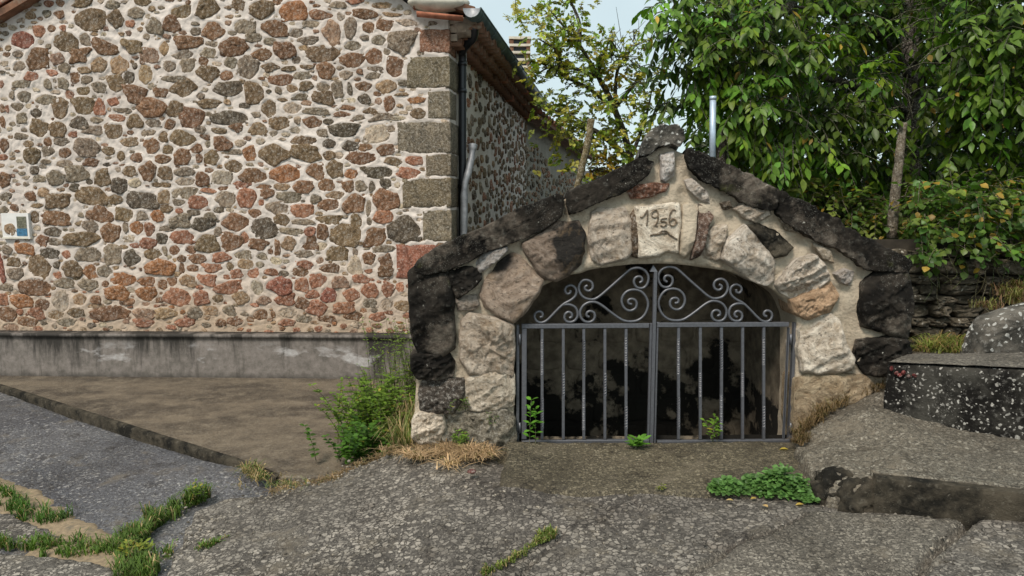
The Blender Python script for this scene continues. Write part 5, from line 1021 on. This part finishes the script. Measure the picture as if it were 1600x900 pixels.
# inner foliage deep in the crown, its shade put into a darker leaf colour
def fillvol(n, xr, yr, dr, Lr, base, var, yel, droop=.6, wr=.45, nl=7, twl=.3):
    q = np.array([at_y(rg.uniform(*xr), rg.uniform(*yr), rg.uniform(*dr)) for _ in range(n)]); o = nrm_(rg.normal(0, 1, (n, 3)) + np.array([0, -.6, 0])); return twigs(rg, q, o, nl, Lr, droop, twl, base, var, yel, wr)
K = K * np.array([.55 + 1.1 * max(0, min(1, .5 + 1.3 * mn.noise(Vector(p) * 1.9)))  for p in P])[:, None]  # lit and shaded clumps of the crown painted into the leaf colour by noise
px_, py_, pd_ = seen_px(P); vis = (px_ > 990) & (px_ < 1600) & (py_ > 0) & (py_ < 330)
gap = (np.abs(px_ - 1421) < 17) & (py_ < 200) & (pd_ < 8.1) & (rg.random(len(P)) < .85); keep_ = ~gap; P, D, Nn, L, W, K, px_, py_, pd_, vis = (q[keep_] for q in (P, D, Nn, L, W, K, px_, py_, pd_, vis))
score = np.where(vis, pd_, 1e3) - rg.uniform(0, .3, len(P)); order = np.argsort(score); chosen = order[:290]; rest = np.ones(len(P), bool); rest[chosen] = False
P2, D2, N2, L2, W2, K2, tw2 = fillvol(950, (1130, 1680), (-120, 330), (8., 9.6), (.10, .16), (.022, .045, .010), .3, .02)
cat = lambda a, b: np.concatenate([a[rest], b])
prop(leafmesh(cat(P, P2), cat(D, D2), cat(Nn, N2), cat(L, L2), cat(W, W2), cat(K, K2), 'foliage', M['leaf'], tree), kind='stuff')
protos = []
for k in range(6):
    me = bpy.data.meshes.new('leaf'); me.from_pydata((LT * np.array([.42, 1, .42])).tolist(), [], LF); a = me.color_attributes.new("Col", 'FLOAT_COLOR', 'POINT'); c = leafcol(rg, 1, (.090, .158, .020), .4)[0]; a.data.foreach_set("color", np.tile([*c, 1], 8)); me.polygons.foreach_set("use_smooth", [True] * 6); me.materials.append(M['leaf']); protos.append(me)
X, Y, Z = frames(D, Nn)
tinv = world_of(tree).inverted()
for i in chosen:
    o = bpy.data.objects.new('leaf', protos[rg.integers(6)]); C.objects.link(o); s = L[i]; o.parent = tree; o.matrix_parent_inverse = tinv
    o.matrix_basis = Matrix(((X[i][0] * s, Y[i][0] * s, Z[i][0] * s, P[i][0]), (X[i][1] * s, Y[i][1] * s, Z[i][1] * s, P[i][1]), (X[i][2] * s, Y[i][2] * s, Z[i][2] * s, P[i][2]), (0, 0, 0, 1)))
mb = MB()
for a, b, c in tw + tw2: mb.tube([a, b, c], np.array([.006, .005, .003]), 4, (.07, .075, .035), False)
prop(mb.obj('twigs', M['bark'], tree), kind='stuff')

# thin yellow-green fruit tree in the middle ---------------------------------
rg = np.random.default_rng(5)
ft = thing('fruit_tree', 'sparse yellow green fruit tree with bare twigs against the sky beyond the house', 'tree', tuple(at_y(985, 330, 9.5)))
boughs = [[(994, 385, 9.5), (985, 250, 9.5), (960, 170, 9.3), (935, 120, 9.2)], [(935, 120, 9.2), (905, 70, 9.), (880, 40, 8.9), (850, 5, 8.8)], [(935, 120, 9.2), (890, 105, 9.), (860, 105, 8.9), (840, 115, 8.9)], [(960, 170, 9.3), (915, 135, 9.1), (880, 120, 9.), (845, 98, 8.9)], [(985, 250, 9.5), (930, 205, 9.2), (890, 180, 9.1), (860, 170, 9.)],
          [(960, 170, 9.3), (965, 110, 9.3), (985, 80, 9.2), (1000, 66, 9.2)], [(985, 250, 9.5), (960, 225, 9.3), (925, 200, 9.2), (895, 205, 9.1)], [(905, 70, 9.), (905, 35, 9.), (890, 0, 9.), (870, -30, 9.)], [(990, 300, 9.5), (950, 270, 9.3), (930, 265, 9.3), (915, 280, 9.2)], [(985, 250, 9.5), (1010, 180, 9.5), (1020, 130, 9.5)], [(935, 120, 9.2), (940, 90, 9.1), (955, 60, 9.1)], [(880, 120, 9.), (870, 80, 9.), (840, 60, 8.9)], [(960, 170, 9.3), (1000, 120, 9.4), (1010, 105, 9.4)]]
cl = []
for k, b in enumerate(boughs):
    pts = [at_y(*p) for p in b]; limb('trunk' if k == 0 else 'limb', pts, .05 if k == 0 else .028, .03 if k == 0 else .006, M['bark'], ft, 8, .1)
    Q = catmull(pts, 8)
    for q in Q[(12 if k == 0 else 3):]:
        for _ in range(2):
            cl.append(q + rg.normal(0, .085, 3))
for (x, y, s, m) in ((880, 250, 22, 26), (915, 235, 22, 30), (955, 300, 24, 34), (900, 90, 26, 26), (840, 40, 14, 18), (835, 15, 20, 26), (862, 60, 22, 30), (850, 95, 18, 22), (885, 20, 16, 12), (915, 60, 25, 32), (860, 110, 25, 25), (880, 165, 25, 34), (905, 195, 26, 32), (930, 150, 30, 34), (960, 120, 22, 24), (940, 225, 30, 44), (975, 200, 28, 34), (965, 265, 25, 34), (1000, 255, 22, 24), (945, 250, 14, 14), (820, 15, 14, 16), (1000, 150, 26, 32), (980, 300, 25, 24), (855, 160, 18, 18), (870, 195, 20, 20), (990, 215, 30, 32)):
    if (x + y * .9 < 905 and x > 840): m = m // 3
    for _ in range(int(m * .8)): cl.append(at_y(x + rg.normal(0, s), y + rg.normal(0, s * .8), 9.1 + rg.normal(0, .25)))
cl = np.array(cl); o = nrm_(rg.normal(0, 1, (len(cl), 3)) + np.array([0, -.3, .2]))
P, D, Nn, L, W, K, tw = twigs(rg, cl, o, 9, (.036, .062), .15, .10, (.31, .35, .07), .3, .05, .82)
px_, py_, _ = seen_px(P); yel = (rg.random(len(P)) < .65) & ((np.hypot(px_ - 965, py_ - 130) < 24) | (np.hypot(px_ - 945, py_ - 265) < 26)); K[yel] = np.array((.36, .23, .03)) * rg.uniform(.6, 1.2, (yel.sum(), 1))
prop(leafmesh(P, D, Nn, L, W, K, 'foliage', M['leaf'], ft), kind='stuff')
mb = MB()
for a, b, c in tw: mb.tube([a, b, c], np.array([.005, .004, .002]), 4, (.09, .08, .05), False)
for _ in range(34):
    a = at_y(rg.uniform(930, 1005), rg.uniform(60, 120), 9.2); mb.tube([a, a + rg.normal(0, .07, 3) + [0, 0, .08], a + rg.normal(0, .1, 3) + [0, 0, .2]], np.array([.006, .005, .002]), 4, (.09, .08, .05), False)
prop(mb.obj('twigs', M['bark'], ft), kind='stuff')

# hedge / bramble bank low on the right, far thicket ---------------------------
rg = np.random.default_rng(9)
def bushobj(name, n, xr, yr, dr, Lr, base, var, yel, label, cat_, kind=None, wr=.6, droop=.3, nl=6, twl=.2, cond=None, tw_=True):
    q = []
    while len(q) < n:
        x, y = rg.uniform(*xr), rg.uniform(*yr)
        if cond and not cond(x, y): continue
        q.append(at_y(x, y, rg.uniform(*dr)))
    q = np.array(q); o = nrm_(rg.normal(0, 1, (n, 3)) + np.array([0, -.6, .2])); P, D, Nn, L, W, K, tw = twigs(rg, q, o, nl, Lr, droop, twl, base, var, yel, wr)
    if kind: return prop(leafmesh(P, D, Nn, L, W, K, name, M['leaf']), label, None, None, kind)
    t = thing(name, label, cat_, tuple(P.mean(0) - [0, 0, .3])); prop(leafmesh(P, D, Nn, L, W, K, 'foliage', M['leaf'], t), kind='stuff'); mb = MB()
    for a, b, c in tw: mb.tube([a, b, c], np.array([.004, .003, .002]), 4, (.10, .09, .04), False)
    prop(mb.obj('stems', M['bark'], t), kind='stuff'); return t
def line(x, pts): return np.interp(x, [p[0] for p in pts], [p[1] for p in pts])
cop = [(1220, 290), (1290, 328), (1340, 356), (1400, 386), (1432, 402), (1700, 420)]
bushobj('bramble', 520, (1230, 1480), (230, 400), (6.9, 8.2), (.05, .085), (.10, .155, .03), .4, .10, 'light yellow green bramble bank just above the right coping slab', 'bramble', cond=lambda x, y: y < line(x, cop) + 10 and y > line(x, [(1230, 270), (1320, 290), (1480, 320)]))
bushobj('ivy', 420, (1430, 1680), (280, 440), (5.9, 6.6), (.05, .08), (.085, .15, .028), .45, .10, 'broad leaved ivy with yellowing leaves spilling over the retaining wall', 'ivy', wr=.85, cond=lambda x, y: y < line(x, [(1430, 400), (1500, 395), (1560, 420), (1680, 450)]))
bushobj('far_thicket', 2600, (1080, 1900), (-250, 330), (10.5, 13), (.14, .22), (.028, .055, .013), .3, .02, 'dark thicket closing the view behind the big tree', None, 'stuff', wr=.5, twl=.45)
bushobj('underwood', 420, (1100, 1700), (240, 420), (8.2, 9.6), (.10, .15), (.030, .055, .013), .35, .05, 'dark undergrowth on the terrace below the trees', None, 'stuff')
# hanging tendrils of the ivy
mb = MB()
for _ in range(26):
    x = rg.uniform(1430, 1600); y = rg.uniform(370, 420); a = at_y(x, y, 6.12); l = rg.uniform(.15, .5); mb.tube(catmull([a, a + [rg.normal(0, .04), -.06, -l * .4], a + [rg.normal(0, .06), -.05, -l * .75], a + [rg.normal(0, .08), -.03, -l]], 4), .0035, 4, (.17, .15, .07) if rg.random() < .6 else (.13, .16, .05), False)
prop(mb.obj('hanging_tendrils', M['bark']), 'thin pale tendrils hanging down the mossy retaining wall', kind='stuff')

# blades -------------------------------------------------------------------
def grass(name, spots, n, hgt, base, label, kind='stuff', dry=.2, wid=.004, lean=.9, cat_=None, parent=None, drycol=(.34, .25, .13), spread=.05, flat=1.):
    """tufts of bent three-segment blades; spots = list of (px, py, z, radius, weight)"""
    V = []; F = []; K = []; k = 0; roots0 = [at_z(*s[:3]) for s in spots]; roots = []; wts = []; hk = []; rr = []; tint = []
    for s, r in zip(spots, roots0):
        for _ in range(5):
            f = rg.random() ** 1.6 + .08; roots.append(r + np.array([rg.normal(0, s[3]), rg.normal(0, s[3]), 0])); wts.append(s[4] * f); hk.append(.45 + .9 * f); rr.append(max(.006, s[3] * .38 * rg.uniform(.5, 1.4))); tint.append(rg.uniform(.7, 1.3))
    wts = np.array(wts); wts /= wts.sum()
    ch = rg.choice(len(roots), p=wts, size=n)
    for i in ch:
        r = roots[i] + np.array([rg.normal(0, rr[i]), rg.normal(0, rr[i]), -.01]); h = hgt * hk[i] * rg.uniform(.4, 1.3); a = rg.uniform(0, 6.283); le = h * rg.uniform(.15, 1) * lean; d = np.array([math.cos(a), math.sin(a), 0]); s = np.array([-d[1], d[0], 0]) * wid * rg.uniform(.6, 1.4)
        pts = [r, r + d * le * .25 + [0, 0, h * .45 * flat], r + d * le * .65 + [0, 0, h * .8 * flat], r + d * le * 1.1 + [0, 0, h * (.95 - .35 * lean) * flat]]
        for q, w_ in zip(pts[:3], (1, .9, .6)): V += [q - s * w_, q + s * w_]
        V.append(pts[3]); F += [(k, k + 1, k + 3, k + 2), (k + 2, k + 3, k + 5, k + 4), (k + 4, k + 5, k + 6)]; k += 7
        c = np.array(drycol if rg.random() < dry else base) * rg.uniform(.6, 1.35) * tint[i]; K += [c] * 7
    o = mk(name, V, F, M['grass'], np.array(K), parent); prop(o, label, cat_, None, kind); return o
def along(L, n, r, w_=1.):
    L = np.array(L, float); t = np.linspace(0, len(L) - 1, n); return [(np.interp(k, range(len(L)), L[:, 0]), np.interp(k, range(len(L)), L[:, 1]), np.interp(k, range(len(L)), L[:, 2]), r, w_) for k in t]
GR = (.085, .15, .025)
grass('gully_grass', along([(225, 890, -.33), (205, 860, -.33), (190, 850, -.34), (215, 838, -.34), (250, 815, -.33), (285, 790, -.31), (310, 775, -.30)], 22, .035) + along([(195, 890, -.34), (220, 905, -.34)], 4, .04, 1.5), 3000, .08, (.09, .15, .03), 'bright green grass growing along the gully joint at lower left', dry=.12, wid=.0035)
grass('gully_grass', along([(10, 850, -.34), (60, 852, -.34), (110, 860, -.34), (170, 862, -.34)], 16, .035), 1100, .06, GR, 'band of green grass across the bottom left gully', dry=.1, wid=.0035)
grass('gully_grass', along([(-20, 755, -.34), (20, 785, -.34), (50, 805, -.34), (90, 815, -.34)], 14, .035), 900, .07, (.06, .125, .02), 'dark green grass on the sand at the left edge', dry=.08, wid=.0035)
grass('joint_grass', along([(390, 745, -.24), (415, 745, -.23), (440, 760, -.21), (480, 762, -.20)], 10, .05) + along([(395, 735, -.24), (402, 745, -.24)], 3, .025, 4), 700, .07, (.10, .14, .04), 'mixed dry and green grass at the corner of the forecourt slab', dry=.55, wid=.003, lean=1.3, flat=.65)
grass('joint_litter', along([(430, 764, -.20), (500, 752, -.17), (560, 728, -.15), (605, 708, -.1), (640, 700, -.05)], 26, .03), 1500, .04, (.14, .12, .06), 'brown dry grass litter along the edge of the paving', dry=.85, wid=.003, lean=1.7, flat=.4, drycol=(.24, .165, .095))
grass('joint_litter', along([(650, 705, -.02), (680, 702, .0), (720, 704, .0), (745, 706, .02)], 14, .07, 1), 2200, .085, (.15, .14, .05), 'straw coloured dry grass heaped at the foot of the left jamb', dry=.95, wid=.0032, lean=1.7, flat=.38, drycol=(.42, .29, .18))
grass('crack_grass', along([(760, 893, -.08), (800, 873, -.07), (835, 848, -.05), (860, 836, -.04)], 14, .012), 1100, .022, (.13, .17, .035), 'short moss and grass filling the crack in the foreground paving', dry=.2, wid=.0025)
grass('crack_grass', along([(760, 893, -.08), (765, 890, -.08)], 3, .01) + along([(850, 838, -.04), (862, 832, -.04)], 4, .02, 2), 420, .03, (.11, .16, .03), 'small mossy tufts at both ends of the foreground crack', dry=.2, wid=.0025)
grass('crack_grass', along([(310, 856, -.24), (350, 845, -.24)], 6, .012), 260, .03, GR, 'thin grass line in the crack near the lower left grass', dry=.2, wid=.003)
grass('haunch_grass', along([(1250, 690, .10), (1262, 668, .16), (1290, 640, .24), (1330, 618, .30), (1375, 603, .36)], 20, .022), 1100, .06, (.12, .10, .04), 'dry brown grass between the arch and the cement haunch', dry=.9, wid=.0028, lean=1.3, drycol=(.17, .115, .06))
zt = ztop
grass('wall_foot_grass', along([(1430, 545, zt), (1470, 541, zt), (1500, 541, zt), (1520, 536, zt)], 14, .10), 1200, .10, (.15, .17, .035), 'yellow green grass at the foot of the retaining wall behind the black block', dry=.35, wid=.004, lean=1.4, flat=.6, drycol=(.22, .14, .06))
grass('wall_foot_grass', [(*p, .06, 1) for p in ((1545, 478, zt + .25), (1570, 470, zt + .25), (1600, 462, zt + .25))], 500, .10, (.14, .14, .04), 'dry reddish and green tufts on top of the low wall at right edge', dry=.6, wid=.004, lean=1.1, drycol=(.15, .09, .05))

# leafy weeds --------------------------------------------------------------
def weed(name, root, stems, hgt, lr, n, base, label, cat_, spread, lean=.3, wr=.5, yel=.0, whorl=2, up=.3):
    t = thing(name, label, cat_, tuple(root)); P = []; D = []; Nn = []; K = []; mb = MB()
    for s in range(stems):
        a = rg.uniform(0, 6.283); r = root + np.array([rg.normal(0, spread), rg.normal(0, spread), 0]); h = hgt * rg.uniform(.6, 1.15); d = np.array([math.cos(a), math.sin(a), 0]) * lean * h * rg.uniform(.3, 1.2)
        Q = catmull([r, r + d * .25 + [0, 0, h * .4], r + d * .6 + [0, 0, h * .75], r + d + [0, 0, h]], 5); mb.tube(Q, np.linspace(.0028, .0012, len(Q)), 4, (.12, .13, .05), False)
        for k in range(n):
            q = Q[int((k + 1) / n * (len(Q) - 1))]
            for w_ in range(whorl):
                b = a + k * 1.57 + w_ * math.pi * 2 / whorl + rg.normal(0, .3); P.append(q); D.append([math.cos(b), math.sin(b), up + rg.normal(0, .2)]); Nn.append([rg.normal(0, .2), -.25, 1]); K.append(np.array(base) * rg.uniform(.7, 1.35))
    P, D, Nn, K = map(np.array, (P, D, Nn, K)); m = len(P); y = rg.random(m) < yel; K[y] = (.3, .27, .05); L = rg.uniform(*lr, m)
    lo = leafmesh(P, nrm_(D), nrm_(Nn), L, L * wr, K, 'foliage', M['leaf'], t)
    prop(lo, kind='stuff'); prop(mb.obj('stems', M['bark'], t), kind='stuff'); return t
# bush against the left jamb
bc = at_z(590, 690, -.22)
weed('weed_bush', bc + np.array([-.02, .05, 0]), 120, .42, (.025, .045), 11, (.12, .20, .025), 'bushy green weed growing against the left side of the arch', 'weed', .13, .55, .55, .03, 3)
weed('weed_bush', at_z(625, 690, -.22) + np.array([0, .35, 0]), 70, .78, (.018, .032), 14, (.13, .20, .035), 'taller thin stemmed weed behind the bushy one beside the black jamb stone', 'weed', .11, .25, .5, .05, 2)
weed('weed_bush', at_z(565, 715, -.22), 45, .22, (.03, .048), 7, (.06, .135, .02), 'low dark clover like weed at the left foot of the bush', 'weed', .09, .5, .7, .02, 3)
for k in range(9):
    r = at_z(rg.uniform(545, 590), rg.uniform(680, 705), -.22); 
mbw = grass('bush_grass', [(640, 668, -.05, .05, 2), (630, 700, -.08, .04, 1), (600, 640, -.25, .1, 1)], 520, .20, (.14, .18, .05), 'arching straw and green grass between the bush and the jamb', dry=.5, wid=.003, lean=1.1, drycol=(.40, .30, .17))
# weeds by the gate
weed('tall_weed', at_z(832, 694, .03), 2, .27, (.045, .062), 7, (.10, .24, .03), 'tall bright green weed growing inside the left end of the gate', 'weed', .012, .08, .42, .02, 2, .35)
weed('gate_weed', at_z(996, 700, .03), 7, .05, (.05, .075), 3, (.11, .25, .035), 'low rosette weed under the middle of the gate', 'weed', .012, .9, .36, .0, 2, .5)
weed('gate_weed', at_z(1118, 692, .03) + np.array([0, .04, 0]), 4, .15, (.035, .05), 5, (.13, .24, .03), 'small yellow green weed inside the right leaf of the gate', 'weed', .02, .5, .42, .05, 2)
weed('jamb_weed', at_z(714, 694, .02), 9, .07, (.02, .032), 4, (.14, .23, .04), 'small light green weed in the dry grass at the left jamb', 'weed', .03, .6, .45, .03, 3)
weed('jamb_weed', AP.pt(*AP.uv(722, 640), .05), 5, .08, (.018, .028), 4, (.10, .16, .04), 'tiny weed sprouting from the masonry of the left jamb', 'weed', .03, .6, .45, .1, 2)
weed('jamb_weed', AP.pt(*AP.uv(765, 660), .05), 6, .08, (.018, .028), 4, (.11, .16, .06), 'tiny grey green weed on the base stone beside the gate', 'weed', .03, .6, .45, .1, 2)
# ground ivy patch
mbp = []; 
def patch(label, pts, n, hgt, lr, base):
    P = []; D = []; Nn = []; K = []
    for _ in range(n):
        i = rg.integers(len(pts)); px, py, rad, hh = pts[i]; c = at_z(px, py, .015); a = rg.uniform(0, 6.283); r = rad * math.sqrt(rg.random()); z = hh * (1 - (r / rad) ** 2) * rg.uniform(.35, 1.05) + .01
        P.append(c + [math.cos(a) * r, math.sin(a) * r * .75, z]); b = rg.uniform(0, 6.283); D.append([math.cos(b), math.sin(b) - .4, .1 + rg.normal(0, .3)]); Nn.append([rg.normal(0, .35), -.45, 1]); K.append(np.array(base) * rg.uniform(.55, 1.4))
    P, D, Nn, K = map(np.array, (P, D, Nn, K)); L = rg.uniform(*lr, len(P)); t = thing('ground_ivy', label, 'ground ivy', tuple(at_z(pts[0][0], pts[0][1], 0))); prop(leafmesh(P, nrm_(D), nrm_(Nn), L, L * .8, K, 'foliage', M['leaf'], t), kind='stuff')
patch('low mound of rounded green ivy leaves on the paving right of the gate', [(1222, 770, .115, .15), (1205, 770, .10, .13), (1248, 775, .08, .10), (1175, 766, .09, .08), (1140, 768, .075, .07), (1125, 768, .05, .05), (1265, 782, .05, .03)], 1900, .08, (.020, .040), (.10, .20, .055))
weed('paving_weed', at_z(1035, 766, .02), 5, .02, (.014, .022), 2, (.17, .19, .04), 'tiny yellow green weed at the front edge of the apron', 'weed', .012, .8, .5, .1, 2)
weed('paving_weed', at_z(310, 775, -.25), 5, .09, (.025, .04), 4, (.12, .19, .03), 'small weed standing at the top of the gully grass', 'weed', .015, .5, .45, .1, 2)
weed('paving_weed', at_z(215, 870, -.33), 14, .07, (.03, .045), 4, (.16, .20, .03), 'yellow tinged leafy weed where the grass bands meet', 'weed', .04, .6, .4, .3, 2)

# fallen leaves --------------------------------------------------------------
def fallen(px, py, z, s, a, c, label):
    T = LT.copy(); T[:, 2] *= 1.6; T[:, 2] += .1; ca, sa = math.cos(a), math.sin(a); V = np.c_[(T[:, 0] * .6 * ca - T[:, 1] * sa) * s, (T[:, 0] * .6 * sa + T[:, 1] * ca) * s, T[:, 2] * s * .5 + .006]; p = at_z(px, py, z)
    V = V + np.array([0, 0, 0]); o = mk('fallen_leaf', V, LF, M['leaf'], c); o.location = tuple(p); prop(o, label, 'leaf', 'yellow leaves fallen on the paving')
YL = (.55, .38, .10)
fallen(1200, 795, .008, .045, .4, (.62, .42, .2), 'pale orange fallen leaf in front of the ivy mound')
fallen(1182, 780, .008, .035, 1.8, YL, 'small fallen leaf touching the ivy mound on its left side')
fallen(1146, 784, .008, .038, 1.2, (.6, .45, .2), 'yellow fallen leaf furthest left before the ivy mound')
fallen(1256, 790, .008, .045, 1.6, YL, 'cream fallen leaf at the right foot of the ivy mound')
fallen(1232, 704, .035, .055, 1.3, (.55, .42, .08), 'bright yellow leaf lying on the apron by the right hinge of the gate')
fallen(30, 814, -.35, .06, 1.4, (.60, .42, .06), 'yellow leaf lying by the dark grass at the left edge')
c = at_z(737, 738, .0); V, F = rockmesh((.028, .022, .014), 3, 2, .3); o = mk('pebble', V, F, M['stone'], (.20, .08, .07)); o.location = tuple(c + [0, 0, .005]); prop(o, 'small reddish stone on the paving left of the apron', 'pebble')
c = at_z(400, 728, ZS)
# loose gravel and crumbs lying in the joints and on the paving
mb = MB(); ico = rockmesh((1, 1, .6), 5, 1, .3)
fga = np.array(fctrl)
for k in range(1500):
    j = rg.random()
    if j < .35: px, py = [(x + rg.normal(0, 12), y + rg.normal(0, 5)) for x, y in [((lambda t: (255 + 395 * t, 870 - 165 * t ** .7))(rg.random()))]][0]
    elif j < .6: px, py = rg.uniform(640, 1290), 764 + rg.normal(0, 7)
    else: px, py = rg.uniform(280, 1600), rg.uniform(790, 900)
    p = at_z(px, py, -.03); z = float(idw(p[None, :2], fctrl)[0]); p = at_z(px, py, z); z = float(idw(p[None, :2], fctrl)[0]); s = rg.uniform(.0025, .009) * (1.4 if rg.random() < .08 else 1)
    a = rg.uniform(0, 6.28); v = ico[0] * s * rg.uniform(.7, 1.3, 3); v = np.c_[v[:, 0] * math.cos(a) - v[:, 1] * math.sin(a), v[:, 0] * math.sin(a) + v[:, 1] * math.cos(a), v[:, 2]]
    mb.add(v + [p[0], p[1], z + s * .3], ico[1], np.array((.28, .25, .21)) * rg.uniform(.3, 1.7))
prop(mb.obj('gravel', M['stone'], smooth=False), 'loose gravel and grit scattered over the worn paving', kind='stuff')
# stakes and pole --------------------------------------------------------------
def stake(pts, r0, r1, name, mat, col, label, cat_, n=9, seed=0):
    P = catmull([at_y(*p) for p in pts], 6); V, F = tube(P, np.linspace(r0, r1, len(P)), n); V = np.array([v + np.array([1, 1, .3]) * r0 * .35 * mn.noise(Vector(v) * 18 + Vector((seed, 0, 0))) for v in V]); prop(mk(name, V, F, mat, col), label, cat_)
stake([(1393, 372, 6.9), (1399, 300, 6.9), (1406, 240, 6.9), (1411, 192, 6.9)], .048, .036, 'wooden_stake', M['wood'], (.21, .175, .13), 'weathered grey wooden stake leaning in the brambles', 'stake')
stake([(900, 300, 7.2), (912, 250, 7.2), (920, 215, 7.2), (924, 186, 7.2)], .033, .036, 'wooden_stake', M['wood'], (.19, .15, .075), 'mossy split wooden post leaning behind the left coping slab', 'stake', seed=4)
stake([(1126, 260, 7.), (1127, 225, 7.), (1127, 194, 7.)], .05, .033, 'wooden_stake', M['wood'], (.075, .06, .05), 'short dark wooden post beside the steel pole', 'stake', seed=8)
a = at_y(1113, 270, 6.5); b = at_y(1114, 154, 6.5); V, F = tube([a, b], .027, 14); pole = mk('steel_pole', V, F, M['steel']); prop(pole, 'slim galvanised steel pole sticking up behind the right coping slab', 'pole')
V, F = tube([b - [0, 0, .01], b + [0, 0, .02]], .03, 14); mk('pole_cap', V, F, M['steel'], parent=pole)
